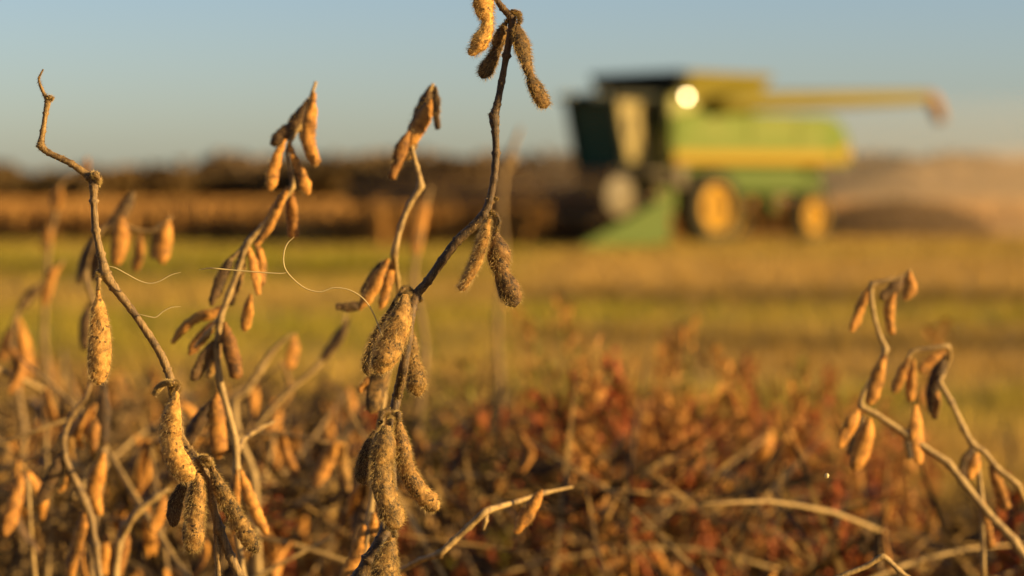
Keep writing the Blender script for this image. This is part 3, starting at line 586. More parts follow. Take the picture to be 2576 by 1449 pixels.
Cpods = [dict(p=[(1218, -34, 30), (1216, -5, 48), (1218, 22, 47), (1226, 50, 32), (1224, 74, 33), (1210, 102, 40), (1196, 122, 32), (1184, 133, 20)], m='pod_gold', z=-.004, a=.2),
         dict(p=[(1270, 58, 10), (1264, 78, 22), (1254, 104, 30), (1248, 128, 24), (1236, 152, 30), (1223, 175, 37), (1215, 190, 26)], m='pod_grey', z=.004, a=-.2),
         dict(p=[(1303, 62, 10), (1305, 84, 30), (1312, 112, 42), (1322, 150, 32), (1332, 186, 22), (1343, 214, 32), (1358, 242, 38), (1370, 264, 30)], m='pod_grey', z=-.004, a=.3),
         dict(p=[(1230, 550, 12), (1222, 576, 24), (1211, 614, 34), (1199, 652, 32), (1181, 690, 28), (1162, 724, 26)], m='pod_gold', z=-.008, a=-.5),
         dict(p=[(1247, 586, 12), (1249, 606, 34), (1254, 636, 56), (1257, 664, 50), (1263, 688, 38), (1274, 714, 48), (1286, 742, 54), (1291, 760, 38)], m='pod_mid', z=-.004, a=.1, t=.75, label='twisted grey fuzzy pod with a dark spot'),
         dict(p=[(1020, 740, 16), (1014, 780, 42), (1000, 826, 66), (984, 868, 66), (966, 905, 56), (954, 930, 36)], m='pod_mid', z=-.016, a=.3, t=.7, h=1.2),
         dict(p=[(1002, 750, 12), (980, 796, 26), (955, 842, 38), (936, 890, 42), (926, 925, 34), (925, 942, 12)], m='pod_dark', z=.002, a=.6, h=.9),  # pod behind the others, its shade put into the dark skin colour
         dict(p=[(1030, 832, 14), (1035, 860, 30), (1034, 895, 36), (1041, 930, 48), (1047, 965, 52), (1050, 984, 38)], m='pod_grey', z=.006, a=-.3, t=.8),
         dict(p=[(972, 1070, 20), (969, 1098, 44), (964, 1132, 58), (960, 1172, 56), (962, 1216, 56), (973, 1256, 50), (986, 1292, 60), (996, 1316, 48)], m='pod_grey', z=-.018, a=.2, t=.75, h=1.6, label='long mouldy pod with tan patches'),
         dict(p=[(948, 1082, 12), (932, 1118, 32), (918, 1160, 42), (912, 1198, 36), (914, 1216, 14)], m='pod_dark', z=-.004, a=.5, h=.8),
         dict(p=[(1002, 1062, 14), (1004, 1090, 32), (1010, 1128, 44), (1018, 1166, 42), (1034, 1204, 44), (1058, 1238, 42), (1080, 1262, 50), (1094, 1274, 36)], m='pod_mid', z=-.012, a=-.1, t=.8, h=1.2),
         dict(p=[(986, 1352, 16), (980, 1376, 38), (972, 1404, 58), (968, 1440, 66), (968, 1490, 56), (970, 1510, 30)], m='pod_grey', z=-.012, a=.2, t=.75, h=1.1)]
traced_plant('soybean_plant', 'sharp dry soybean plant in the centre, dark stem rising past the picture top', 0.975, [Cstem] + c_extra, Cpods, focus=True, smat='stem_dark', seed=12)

# fibres caught on the stems
def fibre(pts, r, label, name='plant_fibre'):
    q = []; r *= 1.15
    for (x, y, dz) in pts: p = at(x, y, 0.962 + dz); q.append((p.x, p.y, p.z, r))
    b0 = Vector(q[0][:3]); q = [(a - b0.x, b - b0.y, c - b0.z, r_) for a, b, c, r_ in q]
    for i, f in ((0, .3), (len(q) - 1, .3)): q[i] = (*q[i][:3], r * f)
    sp = spline(q, 8); mb = MB(); mb.tube([Vector(s_[:3]) for s_ in sp], [max(s_[3], 4e-5) for s_ in sp], 5)
    o = mb.build(name, M['fibre'], smooth=True); o.location = b0; return tag(o, label, 'plant fibre', 'pale fibres caught on the sharp plants')
fibre([(266, 668, 0), (290, 674, 0), (320, 690, 0), (350, 706, 0), (376, 713, 0), (400, 708, 0), (430, 692, 0), (455, 685, 0)], .00020, 'short pale fibre curling right from the left stem above its pod node')
fibre([(500, 679, .01), (530, 675, 0), (580, 679, 0), (640, 684, 0), (700, 688, 0), (722, 686, 0)], .00022, 'straight pale fibre crossing in front of the blurred stem left of centre')
fibre([(740, 596, 0), (722, 614, 0), (714, 640, 0), (716, 672, 0), (736, 700, 0), (770, 726, 0), (806, 734, 0), (840, 724, 0), (880, 730, 0), (915, 752, 0), (938, 786, 0), (952, 820, 0), (962, 846, -.012)], .00021, 'long wavy pale fibre hooked onto the fuzzy pods of the centre plant')
fibre([(350, 790, 0), (372, 796, 0), (392, 798, 0), (410, 784, 0), (430, 774, 0), (455, 771, 0)], .00020, 'short curled fibre low on the left stem beside the bend')
mb = MB(); mb.lathe((0, 0, 0), (0.3, 0.2, 1), [(-.0011, .0002), (-.0006, .0009), (.0006, .0009), (.0011, .0002)], 8)
o = mb.build('drifting_seed', M['fibre'], smooth=True); o.location = at(2080, 1197, .98); tag(o, 'tiny white speck of seed fluff in the air at lower right', 'seed')

# slightly blurred plants that stand out in the photo
B = 'pod_blur'
traced_plant('soybean_plant', 'blurred tall soybean plant left of centre with bunched pods against the sky', 1.16,
    [[(795, 205, 4), (780, 250, 5), (765, 300, 5), (735, 345, 6), (722, 380, 5), (730, 430, 5), (736, 470, 7), (700, 520, 6), (660, 570, 6), (622, 612, 9), (600, 680, 7), (575, 745, 8), (555, 800, 8), (545, 880, 8), (552, 950, 8), (575, 1040, 8), (592, 1110, 9), (596, 1180, 9), (592, 1280, 9), (610, 1455, 9)],
     [(555, 800, 6), (520, 840, 6), (490, 875, 5)], [(622, 612, 5), (595, 640, 5), (570, 665, 4)], [(592, 1160, 6, .0), (610, 1110, 5, .03), (650, 1080, 5, .05), (690, 1060, 4, .06)]],
    [dict(p=[(612, 625, 8), (605, 660, 22), (600, 700, 24), (592, 735, 14)], m='pod_mid', z=.012), dict(p=[(640, 610, 8), (655, 640, 18), (660, 680, 20), (658, 715, 12)], m=B, z=.015), dict(p=[(560, 770, 8), (530, 790, 22), (495, 800, 24), (460, 828, 22), (435, 860, 12)], m=B, z=.02), dict(p=[(560, 815, 8), (548, 860, 24), (540, 905, 26), (525, 945, 14)], m='pod_mid', z=.012), dict(p=[(780, 245, 8), (768, 280, 26), (765, 320, 30), (772, 360, 24), (790, 395, 20), (792, 418, 10)], m='pod_mid', z=.012), dict(p=[(790, 232, 8), (784, 270, 22), (778, 320, 32), (776, 350, 30), (785, 385, 26), (795, 408, 22)], m=B, z=-.01), dict(p=[(776, 250, 8), (755, 290, 26), (735, 320, 32), (705, 345, 30), (685, 360, 18)], m='pod_dark'),
     dict(p=[(720, 350, 8), (700, 385, 18), (690, 420, 26), (683, 455, 26), (680, 475, 12)], m=B, z=-.01), dict(p=[(728, 355, 8), (738, 390, 14), (755, 430, 22), (768, 465, 24), (774, 486, 12)], m=B, z=-.008),
     dict(p=[(736, 480, 8), (732, 510, 26), (736, 550, 28), (738, 595, 22)], m=B, z=.004), dict(p=[(725, 470, 8), (700, 515, 24), (675, 570, 26), (650, 610, 12)], m=B, z=-.006),
     dict(p=[(625, 620, 8), (634, 650, 18), (645, 700, 22), (650, 738, 12)], m=B), dict(p=[(590, 640, 8), (565, 680, 24), (545, 730, 26), (530, 765, 10)], m='pod_dark'), dict(p=[(632, 740, 8), (625, 770, 22), (618, 815, 24), (615, 832, 10)], m=B, z=.01),
     dict(p=[(600, 690, 8), (590, 720, 22), (575, 760, 24)], m='pod_dark', z=.01), dict(p=[(565, 810, 8), (572, 850, 30), (585, 900, 34), (595, 945, 26)], m=B, z=-.004), dict(p=[(545, 850, 8), (520, 890, 28), (500, 930, 30), (485, 955, 12)], m='pod_dark'),
     dict(p=[(550, 800, 8), (520, 835, 24), (490, 870, 26), (478, 890, 10)], m=B, z=.008), dict(p=[(545, 990, 8), (545, 1030, 34), (548, 1080, 38), (550, 1130, 36), (548, 1150, 14)], m=B, z=.02),
     dict(p=[(535, 1000, 8), (505, 1050, 30), (480, 1100, 34), (470, 1120, 14)], m='pod_dark', z=.02), dict(p=[(595, 1180, 8), (590, 1230, 28), (588, 1300, 30), (590, 1340, 12)], m=B, z=-.01), dict(p=[(605, 1180, 8), (625, 1240, 22), (650, 1300, 26), (670, 1340, 12)], m=B, z=-.01)],
    seed=21, smat='stem_pale')
traced_plant('soybean_plant', 'blurred soybean plant just left of the centre stem, one tight pod bunch at its tip', 1.145,
    [[(1090, 210, 4), (1075, 240, 5), (1055, 290, 5), (1036, 320, 6), (1036, 370, 5), (1048, 420, 6), (1058, 468, 9), (1030, 515, 7), (1008, 570, 7), (992, 640, 9), (998, 700, 7, .02), (1004, 740, 6, .03), (1000, 820, 6, .03), (985, 900, 6, .03), (965, 1000, 7, .03), (950, 1150, 7, .03), (930, 1300, 8, .03), (900, 1460, 9, .03)]],
    [dict(p=[(1088, 216, 8), (1084, 250, 26), (1070, 290, 32), (1060, 325, 22)], m='pod_mid', z=.008), dict(p=[(1036, 325, 8), (1040, 350, 22), (1030, 385, 22), (1022, 400, 10)], m='pod_mid', z=.006), dict(p=[(1082, 216, 8), (1072, 245, 26), (1058, 280, 34), (1042, 318, 28), (1030, 340, 14)], m='pod_dark'), dict(p=[(1094, 216, 8), (1098, 250, 18), (1098, 290, 18), (1101, 322, 12)], m='pod_dark', z=-.01),
     dict(p=[(1085, 250, 10), (1068, 290, 34), (1045, 335, 34), (1028, 365, 14)], m=B, z=-.006), dict(p=[(1030, 330, 8), (1012, 370, 26), (1000, 410, 22), (986, 445, 16)], m=B, z=-.012), dict(p=[(1022, 340, 8), (1005, 372, 22), (994, 400, 14)], m='pod_dark', z=-.004),
     dict(p=[(978, 650, 8), (955, 690, 24), (930, 740, 30), (905, 775, 14)], m=B), dict(p=[(985, 655, 8), (978, 700, 22), (965, 750, 22), (958, 775, 10)], m=B, z=.01), dict(p=[(965, 655, 8), (940, 690, 18), (915, 735, 20)], m='pod_dark', z=.01), dict(p=[(910, 768, 16), (880, 772, 22), (848, 772, 14)], m='pod_dark'),
     dict(p=[(975, 890, 8), (958, 930, 40), (948, 980, 44), (935, 1030, 28)], m='pod_grey', z=-.03), dict(p=[(935, 940, 8), (920, 965, 22), (905, 985, 10)], m=B, z=-.03)],
    seed=22, smat='stem_pale')
traced_plant('soybean_plant', 'blurred dark topped soybean plant behind the left stem with orange pods hanging', 1.42,
    [[(336, 485, 4), (322, 520, 6), (295, 550, 6), (255, 580, 7), (225, 630, 7), (215, 690, 7), (235, 760, 6), (262, 830, 7), (262, 930, 8), (250, 1040, 9), (262, 1160, 9), (240, 1300, 9), (230, 1460, 9)], [(295, 552, 4), (340, 578, 5), (390, 580, 5), (432, 545, 4)]],
    [dict(p=[(336, 482, 8), (322, 510, 26), (300, 545, 30), (270, 575, 16)], m='pod_dark'), dict(p=[(305, 545, 10), (305, 580, 32), (300, 620, 38), (290, 660, 22)], m=B, z=-.01), dict(p=[(230, 600, 8), (215, 640, 26), (205, 680, 26), (198, 710, 12)], m='pod_dark'),
     dict(p=[(245, 600, 8), (240, 650, 26), (238, 700, 20)], m='pod_dark', z=.01), dict(p=[(355, 590, 8), (352, 625, 26), (345, 660, 28), (340, 680, 12)], m=B), dict(p=[(425, 550, 8), (415, 590, 32), (410, 630, 34), (408, 655, 22)], m=B), dict(p=[(400, 560, 8), (395, 600, 22), (388, 645, 20)], m='pod_dark', z=.01),
     dict(p=[(225, 760, 8), (215, 810, 26), (212, 860, 26), (214, 880, 10)], m='pod_dark'), dict(p=[(250, 1000, 8), (240, 1060, 30), (236, 1110, 30)], m=B)], seed=23, smat='stem')
traced_plant('soybean_plant', 'very blurred soybean plant at the left edge with drooping dark tip', 1.75,
    [[(160, 655, 4), (130, 690, 5), (100, 720, 6), (60, 765, 7), (40, 800, 7), (30, 870, 8), (40, 960, 8), (60, 1080, 9), (50, 1250, 9), (60, 1460, 9)]],
    [dict(p=[(155, 665, 8), (130, 690, 24), (118, 730, 28), (112, 765, 14)], m=B), dict(p=[(110, 710, 8), (80, 740, 24), (55, 770, 20)], m='pod_dark'), dict(p=[(45, 800, 8), (55, 850, 30), (62, 900, 34), (68, 945, 22)], m=B), dict(p=[(35, 810, 8), (15, 860, 26), (5, 900, 26)], m=B),
     dict(p=[(45, 880, 8), (42, 930, 30), (40, 980, 26)], m=B)], seed=24)
traced_plant('soybean_plant', 'faint out of focus soybean plant at far left, one pod above the tree line', 2.1,
    [[(222, 395, 3), (210, 430, 4), (170, 450, 4), (150, 470, 5), (140, 540, 5), (122, 620, 6), (118, 700, 6), (110, 850, 6), (130, 1000, 7), (140, 1200, 7), (120, 1460, 8)]],
    [dict(p=[(218, 398, 8), (216, 412, 20), (212, 436, 16)], m=B), dict(p=[(147, 465, 10), (145, 492, 34), (140, 522, 26)], m=B), dict(p=[(128, 560, 8), (120, 590, 24), (116, 625, 22)], m=B)], seed=25)
traced_plant('soybean_plant', 'faint blurred soybean plant behind the centre plant, pods below the dark hedge', 2.1,
    [[(1085, 470, 4), (1070, 520, 6), (1055, 600, 6), (1040, 700, 7), (1060, 800, 7), (1070, 900, 7), (1050, 1100, 8), (1060, 1460, 8)]],
    [dict(p=[(1075, 490, 8), (1062, 530, 28), (1050, 590, 30), (1045, 635, 20)], m=B)], seed=26)
traced_plant('dead_weed', 'faint dead weed tip behind the centre stem left of the combine', 2.9,
    [[(1310, 320, 4), (1290, 370, 7), (1268, 430, 9), (1262, 520, 6), (1270, 640, 5), (1250, 800, 6), (1260, 1000, 7), (1260, 1300, 8), (1260, 1460, 8)], [(1268, 440, 5), (1285, 410, 9), (1300, 390, 4)]], [], seed=27, cat='weed')
traced_plant('soybean_plant', 'soybean plant at right with bent pale top and pods beside its thin neck', 1.25,
    [[(2292, 678, 3), (2270, 695, 4), (2235, 705, 7), (2194, 716, 9), (2192, 750, 7), (2200, 800, 7), (2215, 850, 7), (2228, 878, 10), (2205, 930, 7), (2172, 990, 7), (2166, 1022, 9), (2200, 1040, 10), (2260, 1080, 10), (2330, 1128, 10), (2385, 1165, 12), (2420, 1210, 12), (2480, 1285, 12), (2550, 1360, 13), (2600, 1440, 13)]],
    [dict(p=[(2287, 682, 8), (2288, 705, 26), (2288, 730, 30), (2276, 752, 14)], m=B, z=-.01), dict(p=[(2272, 700, 10), (2250, 725, 30), (2222, 748, 26)], m='pod_dark'), dict(p=[(2250, 735, 8), (2238, 770, 24), (2238, 810, 22), (2245, 838, 12)], m=B),
     dict(p=[(2188, 722, 8), (2170, 760, 20), (2155, 800, 22), (2143, 830, 12)], m=B), dict(p=[(2225, 890, 8), (2212, 930, 26), (2200, 975, 32), (2190, 1012, 18)], m=B, z=-.01), dict(p=[(2160, 1030, 10), (2145, 1060, 32), (2125, 1095, 30), (2112, 1122, 14)], m=B, z=-.01),
     dict(p=[(2190, 1050, 8), (2178, 1090, 36), (2165, 1140, 42), (2150, 1175, 22)], m=B), dict(p=[(2170, 1045, 8), (2158, 1090, 24), (2145, 1140, 26)], m='pod_dark', z=.015), dict(p=[(2230, 1060, 4), (2250, 1100, 4)], m=B)], seed=28, smat='stem_pale', stem_scale=.82)
traced_plant('soybean_plant', 'soybean plant at right edge drooping from a flat pale tip, upright pod below', 1.27,
    [[(2284, 902, 5), (2296, 884, 7), (2340, 877, 8), (2384, 872, 8), (2390, 900, 5, .01), (2372, 945, 6, .01), (2364, 962, 9), (2392, 1010, 9), (2425, 1080, 9), (2445, 1115, 10), (2478, 1140, 9), (2510, 1180, 9), (2560, 1220, 9), (2590, 1300, 10, .02), (2600, 1460, 11, .03)],
     [(2445, 1115, 6), (2460, 1170, 6), (2470, 1260, 7), (2475, 1460, 8)]],
    [dict(p=[(2288, 898, 8), (2272, 930, 20), (2258, 965, 26), (2248, 986, 12)], m=B), dict(p=[(2298, 905, 8), (2293, 950, 20), (2290, 990, 24), (2288, 1008, 12)], m=B), dict(p=[(2375, 885, 8), (2345, 905, 24), (2318, 930, 22)], m=B), dict(p=[(2380, 890, 8), (2360, 930, 26), (2345, 985, 28), (2350, 1040, 22)], m='pod_dark', z=.01),
     dict(p=[(2305, 1018, 8), (2305, 1060, 32), (2308, 1110, 34), (2312, 1160, 22)], m=B, z=-.02), dict(p=[(2360, 985, 8), (2356, 1020, 22), (2350, 1050, 14)], m=B, z=.004), dict(p=[(2295, 1060, 8), (2285, 1110, 24), (2290, 1150, 14)], m='pod_dark'),
     dict(p=[(2450, 1120, 8), (2430, 1160, 30), (2428, 1200, 26)], m='pod_dark'), dict(p=[(2460, 1140, 8), (2450, 1170, 30), (2440, 1200, 16)], m=B, z=-.01), dict(p=[(2490, 1170, 8), (2510, 1220, 26), (2528, 1275, 24)], m=B), dict(p=[(2470, 1250, 8), (2478, 1310, 26), (2490, 1370, 22)], m=B)], seed=30, smat='stem_pale', stem_scale=.82)
traced_plant('broken_stem', 'pale broken stem leaning across the bottom right of the centre plant', 1.09,
    [[(1440, 1225, 3, .10), (1370, 1240, 5, .06), (1300, 1262, 6, .03), (1225, 1285, 9), (1180, 1325, 8), (1140, 1362, 8), (1105, 1394, 9), (1060, 1408, 6, .03), (1000, 1440, 7, .05), (940, 1470, 8, .07)], [(1225, 1285, 5), (1222, 1310, 6), (1215, 1335, 3)]],
    [dict(p=[(1365, 1232, 8), (1345, 1262, 26), (1322, 1300, 34), (1298, 1336, 16)], m=B, z=.02, label='orange pod')], seed=31, smat='stem_pale', cat='soybean stem')
traced_plant('broken_stem', 'pale forked stem at the bottom edge, right of the red weeds', 1.07,
    [[(2300, 1462, 5), (2262, 1436, 6), (2222, 1400, 8), (2180, 1424, 7), (2130, 1444, 7), (2060, 1476, 8)]], [], seed=32, smat='stem_pale', cat='soybean stem')
traced_plant('soybean_plant', 'blurred curving bare stemmed soybean plant at lower left with a knobbly node', 1.24,
    [[(228, 965, 5), (215, 1000, 6), (180, 1045, 7), (160, 1100, 8), (166, 1160, 8), (190, 1210, 9), (212, 1260, 13), (228, 1300, 9), (240, 1370, 9), (252, 1470, 10)], [(212, 1262, 6), (222, 1250, 8)]],
    [dict(p=[(165, 1130, 8), (140, 1180, 30), (118, 1230, 32), (100, 1265, 14)], m='pod_dark'), dict(p=[(175, 1180, 8), (165, 1215, 18), (150, 1235, 10)], m=B), dict(p=[(262, 1140, 8), (245, 1190, 36), (235, 1240, 34), (250, 1290, 18)], m=B, z=.02), dict(p=[(212, 1275, 8), (205, 1330, 30), (185, 1400, 34), (175, 1450, 22)], m=B, z=.01),
     dict(p=[(262, 960, 8), (262, 1020, 28), (262, 1080, 28), (260, 1120, 14)], m='pod_dark', z=.03), dict(p=[(240, 1050, 8), (236, 1090, 26), (235, 1130, 14)], m=B, z=.02)], seed=33, smat='stem')
traced_plant('soybean_plant', 'blurred branch of soybean slanting up to the right at lower left, pod hanging under it', 1.27,
    [[(425, 1230, 5), (395, 1248, 8), (350, 1285, 9), (315, 1325, 12), (300, 1370, 10), (290, 1460, 10)]],
    [dict(p=[(415, 1245, 8), (405, 1285, 32), (385, 1330, 26)], m=B, z=-.01), dict(p=[(320, 1330, 8), (310, 1380, 30), (290, 1440, 34)], m=B, z=.01), dict(p=[(265, 1340, 8), (270, 1390, 28), (262, 1440, 26)], m=B)], seed=34, smat='stem_pale')
traced_plant('soybean_plant', 'soybean plant cut by the bottom edge with one bright pod left of the centre stem', 1.13,
    [[(935, 1290, 4, .02), (925, 1340, 6), (915, 1400, 7), (900, 1470, 8)]],
    [dict(p=[(915, 1320, 8), (908, 1370, 34), (892, 1420, 44), (875, 1460, 40)], m=B), dict(p=[(942, 1290, 8), (940, 1320, 20), (938, 1345, 10)], m=B)], seed=35)
traced_plant('soybean_plant', 'blurred soybean plant left of the centre stem with a long slanting branch', 1.5,
    [[(745, 840, 4), (720, 850, 5), (680, 890, 7), (655, 930, 8), (620, 985, 8), (590, 1010, 8), (600, 1100, 9), (640, 1200, 9), (650, 1460, 10)], [(870, 790, 3), (850, 860, 5), (800, 920, 6), (700, 1010, 6), (640, 1080, 7)]],
    [dict(p=[(742, 845, 8), (738, 880, 30), (730, 920, 22)], m=B), dict(p=[(880, 800, 8), (850, 850, 30), (815, 900, 20)], m='pod_dark')], seed=36, smat='stem_pale')

# ------------------------------------------------------------------ the many blurred plants of the rows
def proto_soy(seed):
    """one metre tall, returns (stem builder, pod builders) round the origin"""
    rnd = random.Random(seed); root = empty('soybean_plant'); mb = MB(); pods = []
    def hang(p, npod, side):
        for _ in range(npod):
            a = rnd.uniform(0, 6.283); L = rnd.uniform(.026, .041); w = rnd.uniform(.0070, .0100); out = rnd.uniform(.1, .9); d = Vector((math.cos(a) * out, math.sin(a) * out, -1)).normalized()
            if rnd.random() < .03: d.z *= -.2
            q = [p, p + Vector((d.x, d.y, .3)) * .006]; dd = (d + Vector((0, 0, -.25))).normalized(); q0 = q[1]
            cs = rnd.uniform(-.25, .25); sd_ = Vector((-math.sin(a), math.cos(a), 0)) * cs
            pts = [(*q[0], .0022), (*q0, .0028)]
            for f, ww in ((.18, .7), (.4, 1), (.58, .84), (.8, 1.0), (1.0, .5)):
                c = q0.lerp(q0 + dd * L, f) + sd_ * L * math.sin(f * 3.14) ; pts.append((*c, w * ww))
            e = q0 + dd * (L * 1.07); pts.append((*e, w * .12)); pods.append((pts, (math.cos(a + 1.2), math.sin(a + 1.2), .1)))
    z = 0; x = y = 0; pts = [(0, 0, -.01, .0032)]; side = rnd.uniform(0, 6.28)
    zs = []
    while z < .97:
        z += rnd.uniform(.06, .095); side += math.pi + rnd.uniform(-.7, .7); x += math.cos(side) * .012 + rnd.uniform(-.008, .008); y += math.sin(side) * .012 + rnd.uniform(-.008, .008)
        pts.append((x, y, z, .0032 - .0021 * z)); zs.append(Vector((x, y, z)))
    stem_geo(mb, pts, 2, 6, rnd, wob=.1)
    for i, p in enumerate(zs[2:]):
        hang(p, rnd.choice((2, 2, 3, 3)), side)
        if rnd.random() < .62:
            a = rnd.uniform(0, 6.28); L = rnd.uniform(.10, .24); up = rnd.uniform(.25, 1.1)
            c = [(*(p + Vector((math.cos(a), math.sin(a), 0)) * L * f + Vector((0, 0, up * L * f - .25 * L * f * f)) + Vector((rnd.uniform(-.006, .006), rnd.uniform(-.006, .006), 0))), .0019 - .001 * f) for f in (0, .3, .65, 1)]
            stem_geo(mb, c, 2, 5, rnd)
            for q in c[1:]:
                if rnd.random() < .6: hang(Vector(q[:3]), rnd.choice((1, 1, 2)), side)
    mb.build('stem', M[rnd.choice(('stem', 'stem', 'stem_pale'))], root, smooth=True)
    for pp, fl in pods:
        m_ = MB(); pod_geo(m_, pp, fl, 8, 3, rnd.uniform(.35, .6), rnd, wob=.0006, bulge=.10); m_.build('pod', M[rnd.choice(('pod_blur', 'pod_blur', 'pod_blur', 'pod_mid', 'pod_grey', 'pod_dark'))], root, smooth=True)
    return root
def copy_tree(o, parent=None):
    c = o.copy(); col.objects.link(c)
    if parent: c.parent = parent
    for ch in kids[o.name]: copy_tree(ch, c)
    return c
kids = {}
def note(o):
    kids[o.name] = list(o.children)
    for ch in o.children: note(ch)
protos = [proto_soy(100 + i) for i in range(7)]
bpy.context.view_layer.update()
for p in protos: note(p)
sh = [max(v.co.z for c in kids[p.name] for v in c.data.vertices) for p in protos]
rnd = random.Random(77); used = set(); spots = []
def ytop(px):
    tab = [(-200, 850), (150, 900), (400, 960), (700, 985), (1000, 1030), (1250, 1080), (1500, 1130), (2000, 1240), (2200, 1310), (2700, 1270)]
    for (a, ya), (b, yb) in zip(tab, tab[1:]):
        if px <= b: return ya + (yb - ya) * (px - a) / (b - a)
    return yb
tries = 0
while len(spots) < 275 and tries < 6000:
    tries += 1; d = rnd.uniform(1.42, 3.9); u = rnd.uniform(-.27, .27); x = u * d; px = 1288 + FPX * u
    if 1250 < px < 2150 and rnd.random() < .35: continue
    if px > 1400 and rnd.random() < .45: continue
    if any((x - a) ** 2 + (d - b) ** 2 < .075 ** 2 for a, b, _ in spots): continue
    h = CAM_Z - (ytop(px) + abs(rnd.gauss(0, 130)) - 485) * d / FPX; spots.append((x, d, max(.55, min(1.12, h))))
GL = 'soybean plants massed out of focus in the rows behind the sharp ones'
for i, (x, d, h) in enumerate(spots):
    pi = i % len(protos); p = protos[pi]
    o = p if pi not in used else copy_tree(p); used.add(pi)
    o.location = (x, d, 0); o.rotation_euler = (rnd.gauss(0, .1), rnd.gauss(0, .12), rnd.uniform(0, 6.28)); s_ = h / sh[pi]; o.scale = (.85 + .15 * s_, .85 + .15 * s_, s_)
    px_ = 1288 + FPX * x / d
    zone = 0 if px_ < 420 else 1 if px_ < 1000 else 2 if px_ < 1500 else 3 if px_ < 2100 else 4; far = d > 2.4
    where = ('at far left, under and left of the sharp left plant', 'between the two sharp plants', 'right of the sharp centre plant, left of the red weeds', 'standing among the red weeds', 'at the right edge under the two pale topped plants')[zone]
    tag(o, ('dim heavily blurred soybean plant ' if far else 'softly blurred soybean plant ') + where, 'soybean plant', ('far' if far else 'near') + ' soybean plants massed ' + ('at far left', 'between the sharp plants', 'right of the centre plant', 'among the red weeds', 'at the right edge')[zone])

# ------------------------------------------------------------------ weeds
def proto_weed(seed, leafmat, lush):
    r = random.Random(seed); root = empty('red_weed' if leafmat == 'weed_red' else 'dry_weed'); mb = MB(); lf = MB()
    def leaf(p, s_):
        a = Vector((r.gauss(0, 1), r.gauss(0, 1), r.gauss(-.2, .7))).normalized(); b = a.cross(Vector((r.gauss(0, 1), r.gauss(0, 1), r.gauss(0, 1)))).normalized(); w = s_ * r.uniform(.16, .30)
        q = a.cross(b) * s_ * .12
        lf.add([tuple(p), tuple(p + a * s_ * .45 + b * w + q), tuple(p + a * s_), tuple(p + a * s_ * .45 - b * w + q)], [(0, 1, 2), (0, 2, 3)])
    def branch(p, d, L, rad, depth):
        n = 6; pts = []; q = Vector(p)
        for i in range(n + 1):
            pts.append((*q, rad * (1 - .75 * i / n)))
            d = (d + Vector((r.gauss(0, .14), r.gauss(0, .14), r.gauss(.04, .1)))).normalized(); q = q + d * L / n
            if i > (1 if depth else 3):
                for _ in range(int(lush * (2 if depth else 1))): leaf(q + Vector((r.gauss(0, .01), r.gauss(0, .01), r.gauss(0, .012))), r.uniform(.014, .042))
            if depth < 2 and i > 1 and r.random() < (.7 if depth == 0 else .35):
                a = r.uniform(0, 6.28); branch(q, (Vector((math.cos(a), math.sin(a), r.uniform(.5, 1.3)))).normalized(), L * r.uniform(.25, .5), rad * .55, depth + 1)
        mb.tube([Vector(t_[:3]) for t_ in pts], [t_[3] for t_ in pts], 5)
    branch((0, 0, 0), Vector((0, 0, 1)), .95, .0038, 0)
    a = r.uniform(0, 6.28); branch((0, 0, .25), Vector((math.cos(a), math.sin(a), 1.6)).normalized(), .6, .003, 0); branch((0, 0, .4), Vector((-math.cos(a), -math.sin(a), 1.4)).normalized(), .5, .003, 0)
    mb.build('stem', M['weed_stem'], root, smooth=True); lf.build('foliage', M[leafmat], root); return root
wp = [proto_weed(201, 'weed_red', 6), proto_weed(202, 'weed_brown', 5), proto_weed(203, 'weed_red', 4), proto_weed(204, 'weed_olive', 6), proto_weed(205, 'weed_brown', 4)]
bpy.context.view_layer.update()
for p in wp: note(p)
def proto_h(p): return max(v.co.z for c in kids[p.name] for v in c.data.vertices)
wh = [proto_h(p) for p in wp]
used = set()
WL = ['reddish brown leafy weed in the tangle right of the centre plant', 'dry brown branching weed in the tangle right of the centre plant', 'olive leaved weed standing above the tangle of dead stems']
for i in range(120):
    px = min(2030, max(1330, rnd.gauss(1690, 165))); d = rnd.uniform(1.8, 3.3); pi = rnd.choice((0, 1, 2, 4, 2, 0)); yt = 855 + abs(px - 1680) * .50 + abs(rnd.gauss(0, 120))
    if i < 16: px = rnd.uniform(1130, 1700); d = rnd.uniform(2.1, 3.2); pi = 3; yt = rnd.uniform(790, 940)
    if i >= 114: px = rnd.uniform(1480, 1900); d = rnd.uniform(2.2, 3.0); pi = 4; yt = rnd.uniform(735, 850)
    h = max(.4, CAM_Z - (yt - 485) * d / FPX); p = wp[pi]; o = p if pi not in used else copy_tree(p); used.add(pi)
    o.location = ((px - 1288) / FPX * d, d, 0); o.rotation_euler = (rnd.uniform(-.12, .12), rnd.uniform(-.1, .15), rnd.uniform(0, 6.28)); s_ = h / wh[pi]; o.scale = (s_ * .45, s_ * .45, s_)
    li = {0: 0, 2: 0, 1: 1, 4: 1, 3: 2}[pi]; zi = 0 if px < 1480 else 1 if px < 1690 else 2 if px < 1880 else 3
    wh_ = ('just right of the centre plant', 'below the combine cab', 'below the combine front wheel', 'below the combine rear wheel')[zi]
    kd = ('reddish brown leafy weed', 'dry brown branching weed', 'olive leaved weed')[li] if i < 114 else 'tall thin brown weed'
    near = 'front of' if d < 2.5 else 'back of'
    tag(o, kd + ' at ' + near + ' the tangle, ' + wh_, 'weed', kd + 's at ' + near + ' the tangle ' + wh_)

